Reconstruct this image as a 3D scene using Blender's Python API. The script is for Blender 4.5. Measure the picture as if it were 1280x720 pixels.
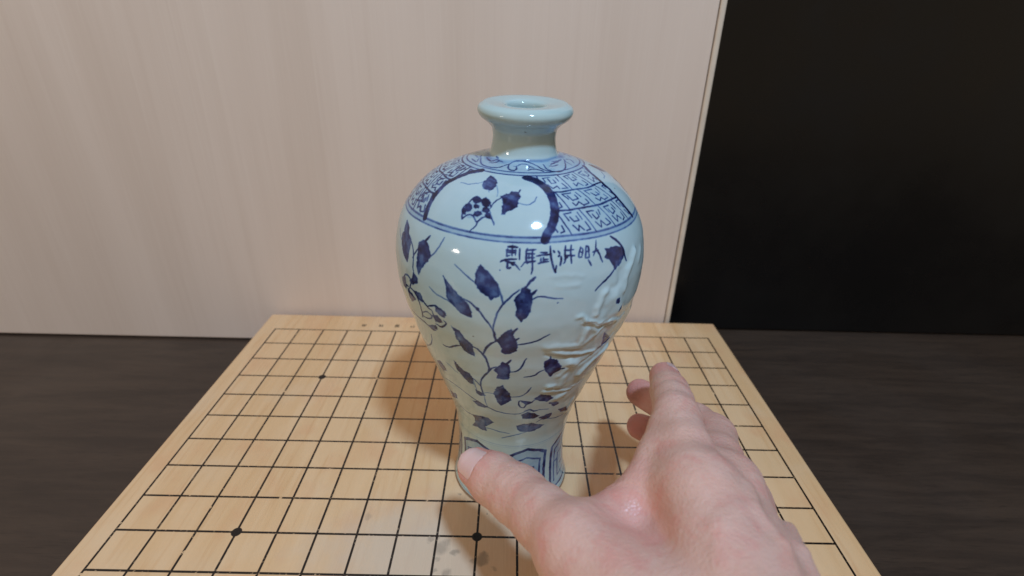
import bpy, math, random
import numpy as np

# ------------------------------------------------------------------ scene, camera, light
for o in list(bpy.data.objects):
    bpy.data.objects.remove(o, do_unlink=True)
sc = bpy.context.scene
col = sc.collection
sc.render.engine = 'CYCLES'
sc.render.resolution_x, sc.render.resolution_y = 1024, 576

from mathutils import Matrix, Vector
CAM = Vector((0.0145456, -0.19593442, 0.25114915))
CR = Vector((0.99973347, 0.00495921, 0.02254771))
CU = Vector((-0.02239011, 0.44636523, 0.89457071))
CF = Vector((0.00562815, 0.89483713, -0.4463573))
cd = bpy.data.cameras.new('camera')
cam = bpy.data.objects.new('camera', cd)
col.objects.link(cam)
cam.matrix_world = Matrix(((CR.x, CU.x, -CF.x, CAM.x), (CR.y, CU.y, -CF.y, CAM.y),
                           (CR.z, CU.z, -CF.z, CAM.z), (0, 0, 0, 1)))
cd.sensor_width = 36
cd.lens = 652.7 / 1280 * 36
cd.clip_start, cd.clip_end = 0.01, 50
cd.dof.use_dof = True
cd.dof.focus_distance = 0.27
cd.dof.aperture_fstop = 8
sc.camera = cam

world = bpy.data.worlds.new('World')
sc.world = world
world.use_nodes = True
bg = world.node_tree.nodes['Background']
bg.inputs[0].default_value = (1.0, 0.74, 0.45, 1)
bg.inputs[1].default_value = 0.365

def lamp(name, loc, aim, size, watts, color):
    d = bpy.data.lights.new(name, 'AREA')
    d.shape = 'DISK'
    d.size = size
    d.energy = watts
    d.color = color
    o = bpy.data.objects.new(name, d)
    col.objects.link(o)
    o.location = loc
    o.rotation_euler = (Vector(aim) - Vector(loc)).to_track_quat('-Z', 'Y').to_euler()
    return o
# ceiling lamp, front right of the board, and a second one further off to the left
lamp('ceiling_lamp', (0.325, -0.685, 1.479), (0, 0.05, 0.08), 0.14, 19.0, (0.45, 0.70, 1.0))
lamp('room_lamp', (-2.13, -1.27, 0.74), (0, 0.05, 0.1), 0.30, 7.0, (1.0, 0.88, 0.76))

sc.view_settings.view_transform = 'Standard'
sc.view_settings.look = 'None'
sc.view_settings.gamma = 1
sc.view_settings.exposure = 0.08

random.seed(4)
rng = np.random.default_rng(7)

# ------------------------------------------------------------------ helpers
def tag(o, label=None, cat=None, group=None, kind=None):
    for k, v in (('label', label), ('category', cat), ('group', group), ('kind', kind)):
        if v:
            o[k] = v
    return o

def mesh_obj(name, verts, faces, mat=None, parent=None, smooth=False):
    me = bpy.data.meshes.new(name)
    me.from_pydata([tuple(map(float, v)) for v in verts], [], faces)
    if mat:
        me.materials.append(mat)
    if smooth:
        me.polygons.foreach_set('use_smooth', [True] * len(me.polygons))
    o = bpy.data.objects.new(name, me)
    col.objects.link(o)
    o.parent = parent
    return o

def box(name, x0, x1, y0, y1, z0, z1, mat, parent=None, bevel=0.0, seg=3):
    v = [(x, y, z) for x in (x0, x1) for y in (y0, y1) for z in (z0, z1)]
    f = [(0, 1, 3, 2), (4, 6, 7, 5), (0, 4, 5, 1), (2, 3, 7, 6), (0, 2, 6, 4), (1, 5, 7, 3)]
    o = mesh_obj(name, v, f, mat, parent)
    if bevel:
        m = o.modifiers.new('bevel', 'BEVEL')
        m.width = bevel
        m.segments = seg
        m.limit_method = 'NONE'
        o.data.polygons.foreach_set('use_smooth', [True] * 6)
        w = o.modifiers.new('wn', 'WEIGHTED_NORMAL')
    return o

class NT:
    """tiny node-graph writer"""
    def __init__(self, name):
        self.m = bpy.data.materials.new(name)
        self.m.use_nodes = True
        self.t = self.m.node_tree
        self.t.nodes.clear()
        self.out = self.t.nodes.new('ShaderNodeOutputMaterial')
        self.b = self.t.nodes.new('ShaderNodeBsdfPrincipled')
        self.t.links.new(self.b.outputs[0], self.out.inputs[0])
    def n(self, kind, **kw):
        nd = self.t.nodes.new('ShaderNode' + kind)
        for k, v in kw.items():
            setattr(nd, k, v)
        return nd
    def put(self, sock, v):
        if isinstance(v, bpy.types.NodeSocket):
            self.t.links.new(v, sock)
        else:
            sock.default_value = v
    def set(self, **kw):
        for k, v in kw.items():
            self.put(self.b.inputs[k.replace('_', ' ')], v)
    def math(self, op, a, b=None, c=None, clamp=False):
        nd = self.n('Math', operation=op, use_clamp=clamp)
        self.put(nd.inputs[0], a)
        if b is not None:
            self.put(nd.inputs[1], b)
        if c is not None:
            self.put(nd.inputs[2], c)
        return nd.outputs[0]
    def mix(self, f, a, b, blend='MIX'):
        nd = self.n('MixRGB', blend_type=blend)
        self.put(nd.inputs[0], f)
        for s, v in ((nd.inputs[1], a), (nd.inputs[2], b)):
            self.put(s, v if isinstance(v, bpy.types.NodeSocket) else (*v, 1))
        return nd.outputs[0]
    def coord(self, scale=(1, 1, 1), loc=(0, 0, 0), which='Object'):
        c = self.n('TexCoord')
        mp = self.n('Mapping')
        mp.inputs['Scale'].default_value = scale
        mp.inputs['Location'].default_value = loc
        self.t.links.new(c.outputs[which], mp.inputs[0])
        return mp.outputs[0]
    def noise(self, vec, scale, detail=3, rough=.5, dist=0):
        nd = self.n('TexNoise')
        self.put(nd.inputs['Vector'], vec)
        nd.inputs['Scale'].default_value = scale
        nd.inputs['Detail'].default_value = detail
        nd.inputs['Roughness'].default_value = rough
        nd.inputs['Distortion'].default_value = dist
        return nd.outputs['Fac']
    def remap(self, v, a, b, c=0., d=1., smooth=True):
        nd = self.n('MapRange')
        if smooth:
            nd.interpolation_type = 'SMOOTHSTEP'
        self.put(nd.inputs[0], v)
        for i, x in enumerate((a, b, c, d)):
            self.put(nd.inputs[i + 1], x)
        return nd.outputs[0]
    def xyz(self, vec):
        s = self.n('SeparateXYZ')
        self.t.links.new(vec, s.inputs[0])
        return s.outputs
    def bump(self, h, strength=.2, dist=.001):
        nd = self.n('Bump')
        nd.inputs['Strength'].default_value = strength
        nd.inputs['Distance'].default_value = dist
        self.put(nd.inputs['Height'], h)
        self.put(self.b.inputs['Normal'], nd.outputs[0])

# ------------------------------------------------------------------ materials
def mat_wall():
    t = NT('wood_grain_laminate')
    c = t.coord()
    g1 = t.noise(t.coord((38, 1, 1.1)), 5, 4, .6, .4)
    g2 = t.noise(t.coord((160, 1, 2.2)), 5, 3, .6)
    g3 = t.noise(t.coord((6, 1, .35)), 3, 3, .5, .8)
    base = t.mix(t.remap(g3, .35, .68), (.68, .545, .45), (.73, .595, .50))
    base = t.mix(t.math('MULTIPLY', t.remap(g1, .5, .72), .18), base, (.61, .465, .375))
    base = t.mix(t.math('MULTIPLY', t.remap(g2, .5, .75), .17), base, (.80, .70, .61))
    t.set(Base_Color=base, Roughness=.42)
    t.bump(g2, .05, .0004)
    return t.m

def mat_plain(name, colr, rough=.5, nscale=30, var=.15, metallic=0):
    t = NT(name)
    n = t.noise(t.coord(), nscale, 4, .6)
    t.set(Base_Color=t.mix(t.remap(n, .3, .7), tuple(x * (1 - var) for x in colr), colr), Roughness=rough, Metallic=metallic)
    return t.m

def mat_table():
    t = NT('dark_stained_wood')
    g = t.noise(t.coord((1.0, 9, 1)), 9, 6, .7, .5)
    p = t.noise(t.coord((3, 60, 3)), 22, 3, .6)
    base = t.mix(t.remap(g, .3, .7), (.040, .026, .019), (.066, .042, .029))
    base = t.mix(t.math('MULTIPLY', t.remap(p, .58, .7), .6), base, (.018, .012, .009))
    t.set(Base_Color=base, Roughness=t.remap(t.noise(t.coord(), 11, 4), .35, .65, .28, .46))
    t.bump(g, .08, .0006)
    return t.m

CX, CY = 0.022, 0.023694
def mat_board():
    t = NT('lacquered_board_wood')
    co = t.coord()
    X, Y, Z = t.xyz(co)
    # wood: fine grain running towards the wall, soft broad patches
    g1 = t.noise(t.coord((46, 2.2, 20)), 6, 4, .6, .5)
    g2 = t.noise(t.coord((9, .7, 9)), 5, 3, .55, 1.0)
    blot = t.noise(t.coord((1, .8, 1)), 34, 3, .55)
    base = t.mix(t.remap(g2, .32, .68), (.75, .465, .235), (.81, .53, .295))
    base = t.mix(t.math('MULTIPLY', t.remap(g1, .48, .72), .55), base, (.66, .37, .165))
    base = t.mix(t.math('MULTIPLY', t.remap(blot, .50, .70), .5), base, (.73, .395, .20))
    pale = t.noise(t.coord((1, 1, 1), (3, 1, 0)), 21, 3, .5)
    base = t.mix(t.math('MULTIPLY', t.remap(pale, .5, .75), .35), base, (.77, .57, .38))
    # pale glossy sheen painted into the wood colour near the middle of the board
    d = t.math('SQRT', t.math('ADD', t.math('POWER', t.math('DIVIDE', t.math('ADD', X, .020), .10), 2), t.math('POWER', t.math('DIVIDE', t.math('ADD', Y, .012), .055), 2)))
    painted_sheen = t.remap(t.math('ADD', d, t.math('MULTIPLY', t.noise(co, 60, 3), .6)), 1.25, .55)
    base = t.mix(t.math('MULTIPLY', painted_sheen, .7), base, (.66, .53, .41))
    # small grey stains
    wob = t.n('TexNoise'); wob.inputs['Scale'].default_value = 240; wob.inputs['Detail'].default_value = 4
    t.t.links.new(co, wob.inputs['Vector'])
    wx, wy, _ = t.xyz(wob.outputs['Color'])
    Xw = t.math('ADD', X, t.math('MULTIPLY', t.math('SUBTRACT', wx, .5), .006))
    Yw = t.math('ADD', Y, t.math('MULTIPLY', t.math('SUBTRACT', wy, .5), .006))
    st = None
    for sx, sy, r, a in ((-19, -7.5, 4.2, .55), (-16.5, -4, 2.6, .5), (-11, -9.6, 2.4, .7), (-14.5, -22, 3, .6), (3.6, -13.5, 3.6, .8), (5, -11, 2.4, .8),
                         (-1, -14.5, 2, .5), (9.8, -18.8, 1.6, .5), (-25.4, -2, 1.8, .55), (-22, -1, 1.2, .4), (-21, -20.5, 1.4, .5), (-12, 28.5, 1.3, .6), (4.9, 15.6, .7, .9), (-20, -13.5, 1.1, .4), (-63, 12, 2, .3), (68, 96, 1.6, .25)):
        dd = t.math('SQRT', t.math('ADD', t.math('POWER', t.math('SUBTRACT', Xw, sx / 1000), 2), t.math('POWER', t.math('SUBTRACT', Yw, sy / 1000), 2)))
        m = t.math('MULTIPLY', t.remap(dd, r / 1000 * 1.3, r / 1000 * .45), a * .8)
        st = m if st is None else t.math('MAXIMUM', st, m)
    base = t.mix(st, base, (.23, .185, .145))
    # printed grid
    def lines(P, Q, cell, other):
        q = t.math('DIVIDE', P, cell)
        fr = t.math('ABSOLUTE', t.math('SUBTRACT', q, t.math('ROUND', q)))
        inside = t.math('MULTIPLY', t.math('LESS_THAN', t.math('ABSOLUTE', q), 9.3), t.math('LESS_THAN', t.math('ABSOLUTE', Q), 9 * other + .0005))
        return t.math('MULTIPLY', t.remap(fr, .00080 / cell, .00050 / cell), inside)
    gl = t.math('MAXIMUM', lines(X, Y, CX, CY), lines(Y, X, CY, CX))
    wear = t.remap(t.noise(co, 140, 3, .6), .665, .70, 1., .12)
    thin = t.remap(t.noise(co, 600, 2, .6), .30, .42, .55, 1.)
    gl = t.math('MULTIPLY', t.math('MULTIPLY', gl, wear), thin)
    # nine star points
    def rep(P, cell):
        q = t.math('DIVIDE', P, cell * 6)
        return t.math('MULTIPLY', t.math('SUBTRACT', q, t.math('ROUND', q)), cell * 6)
    sd = t.math('SQRT', t.math('ADD', t.math('POWER', rep(X, CX), 2), t.math('POWER', rep(Y, CY), 2)))
    ins = t.math('MULTIPLY', t.math('LESS_THAN', t.math('ABSOLUTE', X), 7 * CX), t.math('LESS_THAN', t.math('ABSOLUTE', Y), 7 * CY))
    gl = t.math('MAXIMUM', gl, t.math('MULTIPLY', t.remap(sd, .0031, .0026), ins))
    top = t.math('GREATER_THAN', Z, -.0008)
    gl = t.math('MULTIPLY', gl, top)
    base = t.mix(gl, base, (.012, .008, .007))
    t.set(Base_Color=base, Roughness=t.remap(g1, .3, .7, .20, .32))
    t.b.inputs['Specular IOR Level'].default_value = .45
    t.bump(t.noise(t.coord((1, .4, 1)), 160, 3), .06, .0005)
    return t.m

def mat_glaze():
    t = NT('celadon_glaze_with_cobalt')
    at = t.n('Attribute', attribute_name='pigment').outputs['Fac']
    br = t.n('Attribute', attribute_name='iron_stain').outputs['Fac']
    co = t.coord()
    n1 = t.noise(co, 26, 3, .55)
    n2 = t.noise(co, 900, 2, .6)
    n3 = t.noise(co, 240, 3, .6)
    base = t.mix(t.remap(n1, .3, .7), (.43, .565, .585), (.49, .62, .645))
    base = t.mix(t.math('MULTIPLY', t.remap(n3, .55, .8), .18), base, (.40, .50, .46))
    Z = t.xyz(co)[2]
    zw = t.math('ADD', Z, t.math('MULTIPLY', t.math('SUBTRACT', n1, .5), .05))
    base = t.mix(t.math('MULTIPLY', t.remap(zw, .115, .045), .55), base, (.43, .535, .47))      # greener tint low down, fading out upwards
    base = t.mix(t.math('MULTIPLY', t.remap(Z, .197, .203), .5), base, (.38, .49, .46))         # darker, greener tint from the neck up
    base = t.mix(t.math('MULTIPLY', br, .55), base, (.30, .19, .09))
    # cobalt: pale blue wash -> deep indigo
    rp = t.n('ValToRGB')
    e = rp.color_ramp.elements
    e[0].position = 0; e[0].color = (1, 1, 1, 1)
    e[1].position = 1; e[1].color = (.016, .018, .075, 1)
    for pos, c in ((.25, (.50, .62, .84)), (.5, (.20, .28, .58)), (.75, (.055, .070, .24))):
        x = e.new(pos); x.color = (*c, 1)
    mott = t.math('MULTIPLY', at, t.remap(n3, .3, .75, 1.06, .74))
    t.put(rp.inputs[0], mott)
    fin = t.mix(1.0, base, rp.outputs[0], 'MULTIPLY')
    speck = t.math('MULTIPLY', t.remap(t.noise(co, 330, 1, .4), .80, .83), .6)
    fin = t.mix(speck, fin, (.10, .08, .06))
    t.set(Base_Color=fin, Roughness=.085, IOR=1.5)
    t.b.inputs['Coat Weight'].default_value = .0
    h = t.math('ADD', t.math('MULTIPLY', n1, 1.0), t.math('MULTIPLY', n3, .06))
    t.bump(h, .12, .004)
    return t.m

def mat_footring():
    t = NT('unglazed_buff_clay')
    n = t.noise(t.coord(), 300, 3)
    t.set(Base_Color=t.mix(n, (.20, .12, .07), (.38, .26, .17)), Roughness=.8)
    return t.m

def mat_skin():
    t = NT('skin')
    red = t.n('Attribute', attribute_name='flush').outputs['Fac']
    co = t.coord()
    n1 = t.noise(co, 55, 4, .6)
    n2 = t.noise(co, 420, 3, .6)
    base = t.mix(t.remap(n1, .3, .7), (.67, .395, .315), (.73, .455, .375))
    blot = t.noise(co, 95, 3, .6, .6)
    base = t.mix(t.math('MULTIPLY', t.remap(blot, .46, .70), .60), base, (.69, .30, .25))
    base = t.mix(t.math('MULTIPLY', red, .95), base, (.70, .25, .225))
    base = t.mix(t.math('MULTIPLY', t.remap(n2, .5, .75), .15), base, (.54, .29, .235))
    t.set(Base_Color=base, Roughness=t.remap(n2, .3, .7, .34, .46))
    t.b.inputs['Subsurface Weight'].default_value = .18
    t.b.inputs['Subsurface Radius'].default_value = (1, .35, .2)
    t.b.inputs['Subsurface Scale'].default_value = .004
    v = t.n('TexVoronoi'); v.inputs['Scale'].default_value = 900
    t.t.links.new(co, v.inputs['Vector'])
    h = t.math('ADD', t.math('MULTIPLY', n2, .6), t.math('MULTIPLY', v.outputs['Distance'], .5))
    h = t.math('ADD', h, t.math('MULTIPLY', t.noise(t.coord((1, 1, 1)), 130, 3), 1.2))
    t.bump(h, .34, .0010)
    return t.m

def mat_nail():
    t = NT('nail')
    n = t.noise(t.coord(), 200, 2)
    t.set(Base_Color=t.mix(n, (.78, .49, .46), (.83, .58, .54)), Roughness=.22)
    t.b.inputs['Subsurface Weight'].default_value = .1
    t.b.inputs['Subsurface Scale'].default_value = .002
    t.b.inputs['Specular IOR Level'].default_value = .6
    return t.m

M_WALL, M_BOARD, M_GLAZE, M_SKIN, M_NAIL = mat_wall(), mat_board(), mat_glaze(), mat_skin(), mat_nail()
M_TABLE, M_CLAY = mat_table(), mat_footring()
M_TRIM = mat_plain('pale_edge_banding', (.72, .60, .48), .4, 60, .1)
def mat_black():
    t = NT('black_lacquer')
    n = t.noise(t.coord((1, 1, 1)), 7, 5, .65)
    d = t.noise(t.coord((1, 1, 1)), 420, 2, .5)
    t.set(Base_Color=t.mix(n, (.004, .0038, .004), (.007, .0065, .0065)), Roughness=t.remap(n, .35, .65, .22, .42))
    t.b.inputs['Specular IOR Level'].default_value = .28
    return t.m
M_BLACK = mat_black()
M_INK = mat_plain('board_ink', (.09, .06, .04), .6, 900, .6)

# ------------------------------------------------------------------ setting
T_Z = -.034
table = box('table', -1.4, 1.4, -.75, .52, T_Z - .03, T_Z, M_TABLE)
tag(table, kind='structure', label='dark wooden table top under the grid board')
wall = box('wall', -1.6, .1665, .2465, .2665, T_Z + .0015, 1.1, M_WALL, bevel=.0012)
tag(wall, kind='structure', label='pale pinkish wood grain panel standing behind the board')
box('edge_trim', .1672, .1722, .2462, .2668, T_Z + .0015, 1.1, M_TRIM, wall, bevel=.0018)
bp = box('black_panel', .1745, 1.6, .285, .300, T_Z + .0015, 1.1, M_BLACK, bevel=.002)
tag(bp, label='black panel showing beyond the right end of the wood grain wall', cat='panel')

# ------------------------------------------------------------------ board
def empty(name, loc=(0, 0, 0)):
    o = bpy.data.objects.new(name, None)
    o.location = loc
    o.empty_display_size = .02
    col.objects.link(o)
    return o
board = empty('go_board', (0, .003, T_Z))
tag(board, 'light wooden go board with a black printed grid under the vase', 'game board')
def badd(o):
    o.parent = board
    o.matrix_parent_inverse = Matrix.Translation(-board.location)
    return o
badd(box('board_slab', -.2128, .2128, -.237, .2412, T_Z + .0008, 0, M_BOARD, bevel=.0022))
glyphs = [[((-3, 2), (3, 2)), ((-3, -1), (3, -1)), ((0, 3.4), (0, -3)), ((-2, .5), (-3.2, -2.6)), ((2, .5), (3.2, -2.6))],
          [((-3, 2.8), (-1, 2.8)), ((-2, 3), (-2, -3)), ((-3, 0), (-1, 0)), ((0, 2.4), (3.2, 2.4)), ((.4, .2), (3, .2)), ((1.6, 2.6), (1.6, -3)), ((.2, -2.6), (3.2, -2.6))],
          [((-3, 2.8), (3, 2.8)), ((-2.6, 2.8), (-2.6, -1)), ((2.6, 2.8), (2.6, -1)), ((-2.6, .8), (2.6, .8)), ((-2.6, -1), (2.6, -1)), ((0, -1), (0, -3.2)), ((-3, -3), (3, -3))],
          [((-3, 2), (-.5, 3)), ((-1.8, 2.4), (-1.8, -2)), ((.5, 2.6), (3.2, -.2)), ((3, 2.6), (1, 0))]]
for k, (gx, gl) in enumerate(zip((-119.6, -103.7, -88.8, -74.3), glyphs)):
    v, f = [], []
    for (a, b) in gl:
        a, b = np.array(a) * .62, np.array(b) * .62
        d = b - a
        n = np.array((-d[1], d[0])) / (np.hypot(*d) + 1e-9) * .34
        i = len(v)
        for q in (a - n, a + n, b + n, b - n):
            v.append(((gx - q[0]) / 1000, (222.8 - q[1]) / 1000, .00012 + .00001 * len(f)))
        f.append((i, i + 1, i + 2, i + 3))
    badd(mesh_obj('printed_character', v, f, M_INK))
PAINT=[
('P',0.0,0.92,[(-106.2,165.47),(-104.8,164.22),(-103.0,163.34),(-101.0,160.97),(-99.2,158.71),(-98.5,155.84),(-98.5,153.59),(-99.8,152.96),(-100.5,152.71),(-101.2,151.59),(-102.2,153.09),(-103.5,153.46),(-105.2,154.46),(-106.8,155.84),(-107.8,157.84),(-107.5,159.97),(-108.0,161.72),(-107.0,163.84)]),
('L',0.41,0.6,[(-117.0,163.72),(-115.8,162.97),(-114.5,162.22),(-113.5,161.47),(-112.5,160.84),(-111.2,160.09),(-110.2,159.47),(-109.2,158.84),(-108.2,158.21),(-107.3,157.59)]),
('L',0.58,0.7,[(-99.5,158.71),(-99.0,157.84),(-98.5,156.84),(-98.3,155.84),(-97.8,154.59),(-97.2,153.34),(-97.0,152.21),(-96.8,151.34),(-96.8,150.84),(-96.8,150.21)]),
('P',0.0,1,[(-88.5,158.34),(-86.8,156.84),(-86.0,154.59),(-85.8,151.46),(-86.2,148.08),(-86.8,145.71),(-88.5,143.58),(-89.5,142.21),(-90.8,143.83),(-91.5,145.58),(-91.2,148.71),(-91.8,150.96),(-92.5,152.21),(-92.0,153.84),(-90.5,155.71),(-90.0,157.34)]),
('L',0.75,0.8,[(-88.5,157.96),(-87.8,158.84),(-87.2,159.72),(-86.8,160.47),(-86.0,161.09),(-85.5,161.59),(-84.8,162.22)]),
('L',0.7,0.8,[(-86.5,154.46),(-86.0,154.96),(-85.5,155.46),(-85.0,155.84),(-84.8,156.21),(-84.5,156.46),(-84.2,156.84)]),
('L',0.41,0.65,[(-85.8,152.46),(-85.0,153.34),(-84.0,154.09),(-82.5,154.21),(-80.8,153.96),(-79.0,153.46),(-77.2,152.84),(-75.5,152.71),(-73.8,152.59)]),
('L',0.53,0.7,[(-90.8,156.84),(-92.0,155.84),(-93.2,154.71),(-94.5,152.96),(-95.8,151.34),(-96.2,150.59),(-96.8,149.83),(-97.8,148.08),(-98.8,145.83),(-99.2,143.71),(-99.8,141.46),(-100.2,139.2),(-100.5,136.7)]),
('L',1.52,1,[(-90.0,152.09),(-89.8,151.96)]),
('P',0.0,0.88,[(-121.8,157.59),(-120.2,155.84),(-118.2,154.09),(-115.5,151.96),(-112.5,149.33),(-110.5,147.83),(-109.5,145.21),(-109.2,141.71),(-111.0,141.83),(-114.0,142.58),(-116.5,145.08),(-118.7,146.83),(-120.2,149.21),(-120.2,152.59),(-121.0,154.96)]),
('L',0.43,0.6,[(-129.2,150.21),(-127.2,149.08),(-125.5,148.08),(-123.8,147.83),(-122.5,147.58),(-121.2,147.33),(-120.0,147.21),(-119.0,146.83),(-118.2,146.33)]),
('L',0.54,0.75,[(-112.5,149.71),(-111.2,149.33),(-110.0,148.96),(-108.8,148.21),(-108.0,147.33),(-107.3,146.71),(-106.5,145.96),(-105.2,144.58),(-104.2,142.83),(-103.0,141.21),(-101.8,139.58),(-101.2,138.2),(-100.5,136.83)]),
('L',1.08,0.9,[(-107.0,146.71),(-106.2,145.58)]),
('L',0.74,0.85,[(-100.5,136.7),(-100.2,135.7),(-100.0,134.7),(-100.0,133.58),(-99.8,132.58),(-99.5,131.57),(-99.5,130.57)]),
('L',0.63,0.85,[(-99.5,130.57),(-100.5,129.7),(-101.5,128.82),(-102.2,127.95),(-103.2,126.7),(-104.0,125.32),(-104.5,124.07),(-105.0,122.94),(-105.5,121.57),(-106.0,120.32)]),
('P',0.0,0.95,[(-119.3,133.7),(-117.3,132.95),(-115.8,132.2),(-113.5,128.7),(-110.5,125.57),(-110.5,122.32),(-110.2,117.94),(-112.5,118.82),(-115.0,119.82),(-116.5,122.57),(-116.7,124.82),(-118.2,126.45),(-118.0,130.95)]),
('L',0.53,0.85,[(-128.2,118.32),(-127.0,118.19),(-125.7,118.19),(-124.5,118.44),(-123.0,119.19),(-121.8,120.19),(-120.2,121.19),(-119.0,121.94),(-118.0,122.32),(-116.7,122.94)]),
('L',0.58,0.85,[(-110.5,124.7),(-109.5,124.2),(-108.2,123.57),(-107.3,122.19),(-106.2,120.82),(-105.5,119.32),(-104.8,117.82),(-104.5,116.44),(-104.0,115.19)]),
('P',0.0,1,[(-98.8,131.2),(-97.2,133.95),(-95.0,136.7),(-93.2,138.08),(-92.5,136.95),(-92.5,134.45),(-91.0,132.07),(-90.8,128.57),(-90.8,125.32),(-93.0,123.7),(-95.5,122.94),(-97.2,124.2),(-96.8,126.57),(-98.0,128.7)]),
('L',0.67,0.9,[(-93.0,134.95),(-92.5,135.83),(-92.2,136.7),(-91.8,137.45),(-91.5,137.95),(-91.2,138.33),(-91.0,138.83)]),
('L',0.62,0.9,[(-92.0,131.32),(-90.0,133.2)]),
('L',0.5,0.8,[(-91.2,129.2),(-89.2,129.57),(-87.2,130.07),(-84.8,130.7),(-82.5,131.57),(-81.0,132.58),(-79.8,133.58),(-78.5,134.33),(-77.5,135.08)]),
('L',0.75,0.9,[(-98.5,131.7),(-99.8,130.07)]),
('L',0.57,0.85,[(-107.5,122.19),(-106.2,120.94),(-105.0,119.69),(-104.5,117.82),(-104.0,115.82),(-103.8,113.69),(-103.5,111.81),(-103.8,110.44),(-104.5,108.94),(-106.0,106.81),(-107.5,104.68),(-108.8,102.43),(-109.5,100.31),(-110.0,97.81),(-110.0,95.3),(-109.8,92.93),(-109.5,90.43)]),
('L',0.56,0.8,[(-104.5,108.94),(-103.8,110.06),(-103.0,111.19),(-102.5,112.06),(-101.5,112.81),(-100.8,113.31),(-100.0,113.81)]),
('P',0.0,0.95,[(-123.8,110.06),(-121.8,107.94),(-119.3,105.56),(-115.8,104.43),(-114.0,101.93),(-114.8,96.93),(-116.7,96.68),(-119.5,98.81),(-121.8,101.93),(-123.8,104.93),(-123.8,107.56)]),
('L',0.3,0.45,[(-131.2,105.43),(-129.2,104.56),(-127.2,103.56),(-126.0,102.43),(-125.0,101.93),(-124.2,101.81),(-123.8,101.31)]),
('L',0.42,0.7,[(-114.2,101.81),(-113.2,101.06),(-112.5,100.06),(-111.5,99.18),(-111.0,98.06),(-110.2,97.06),(-109.5,96.05)]),
('P',0.0,0.95,[(-100.0,113.31),(-97.8,115.44),(-97.0,117.19),(-95.2,116.57),(-93.5,114.69),(-93.5,110.94),(-94.2,105.56),(-96.5,105.18),(-100.2,105.56),(-99.2,108.31),(-101.0,111.06)]),
('L',0.66,0.85,[(-95.5,115.94),(-94.8,116.69),(-94.2,117.32),(-93.8,117.94),(-93.5,118.44),(-93.2,118.69),(-93.0,119.07)]),
('L',0.5,0.8,[(-93.8,111.06),(-92.2,111.19),(-90.8,111.56),(-89.5,112.44),(-88.5,113.69),(-87.8,115.32),(-87.2,117.07),(-86.8,118.82),(-86.0,120.44)]),
('P',0.0,0.88,[(-100.2,98.93),(-97.0,100.93),(-96.2,98.18),(-93.5,94.43),(-92.5,88.93),(-95.8,85.92),(-98.8,83.92),(-101.2,86.55),(-101.8,90.55),(-103.0,92.8),(-101.5,95.8)]),
('L',0.48,0.65,[(-93.2,91.43),(-91.2,91.68),(-89.5,91.8),(-87.8,92.18),(-86.5,92.8),(-85.2,93.68),(-84.2,94.8),(-83.2,96.18),(-82.5,97.93),(-81.8,99.56)]),
('L',0.3,0.5,[(-109.8,90.93),(-108.8,91.55),(-107.8,92.18),(-106.8,92.55),(-105.5,92.68),(-104.0,92.8),(-102.5,92.93)]),
('P',0.0,0.85,[(-114.2,92.68),(-112.2,92.05),(-110.0,91.3),(-108.5,89.68),(-112.2,88.8),(-114.0,89.93)]),
('L',0.3,0.5,[(-114.0,100.18),(-114.0,98.31),(-113.8,96.55),(-113.8,94.93),(-113.5,94.05),(-113.5,93.3),(-113.5,92.55)]),
('L',0.31,0.45,[(-109.2,89.55),(-109.2,87.8),(-109.2,86.05),(-109.2,84.42),(-109.0,83.05),(-108.8,81.8),(-108.5,80.55)]),
('L',0.38,0.7,[(-141.8,87.8),(-136.8,88.55),(-132.2,88.68),(-127.2,87.8),(-122.8,86.17),(-119.3,84.67),(-116.0,83.17),(-112.2,81.55),(-108.5,80.05),(-105.2,78.92),(-102.0,77.92),(-97.8,77.42),(-93.5,77.04),(-89.8,76.92),(-86.8,77.17),(-84.2,78.17),(-82.0,79.42),(-78.2,79.55),(-74.2,79.29),(-70.2,79.04),(-65.8,78.29)]),
('P',0.0,0.85,[(-119.5,81.17),(-114.8,83.05),(-111.8,81.67),(-108.5,79.92),(-113.0,78.54),(-116.2,78.92)]),
('P',0.0,0.9,[(-124.2,67.66),(-118.0,69.16),(-110.5,70.16),(-106.0,66.91),(-109.5,63.79),(-114.0,61.16),(-114.0,57.53),(-119.3,56.78),(-122.8,57.66),(-128.8,56.66),(-123.8,60.91),(-123.0,64.41)]),
('L',0.4,0.65,[(-137.5,68.54),(-135.2,68.04),(-133.2,67.54),(-131.0,67.16),(-128.5,67.04),(-126.0,67.16),(-123.5,67.16)]),
('L',0.4,0.6,[(-114.2,59.78),(-112.0,60.16),(-110.0,60.28),(-108.0,60.16),(-106.0,60.03),(-103.8,59.78),(-101.5,59.41),(-99.0,59.28),(-96.0,59.16),(-93.2,58.78)]),
('P',0.0,0.85,[(-142.0,100.43),(-136.8,102.56),(-134.8,100.18),(-134.5,97.68),(-139.3,95.93),(-141.2,97.81)]),
('L',0.33,0.6,[(-146.5,89.68),(-147.0,86.55),(-147.5,83.42),(-147.5,81.05),(-146.5,79.55),(-145.0,78.54),(-143.0,77.92),(-141.2,77.04),(-139.3,76.29),(-137.2,75.54)]),
('P',0.0,0.8,[(-144.8,76.04),(-136.0,78.67),(-137.5,74.92),(-144.5,72.29)]),
('P',0.0,1,[(-77.2,117.57),(-75.2,118.94),(-71.8,117.94),(-68.5,113.81),(-68.5,110.44),(-71.2,108.44),(-72.2,106.56),(-75.2,110.19),(-77.0,113.44)]),
('L',0.44,0.8,[(-74.8,120.44),(-74.5,118.07)]),
('L',0.57,0.85,[(-69.2,111.31),(-66.2,111.44)]),
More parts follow.
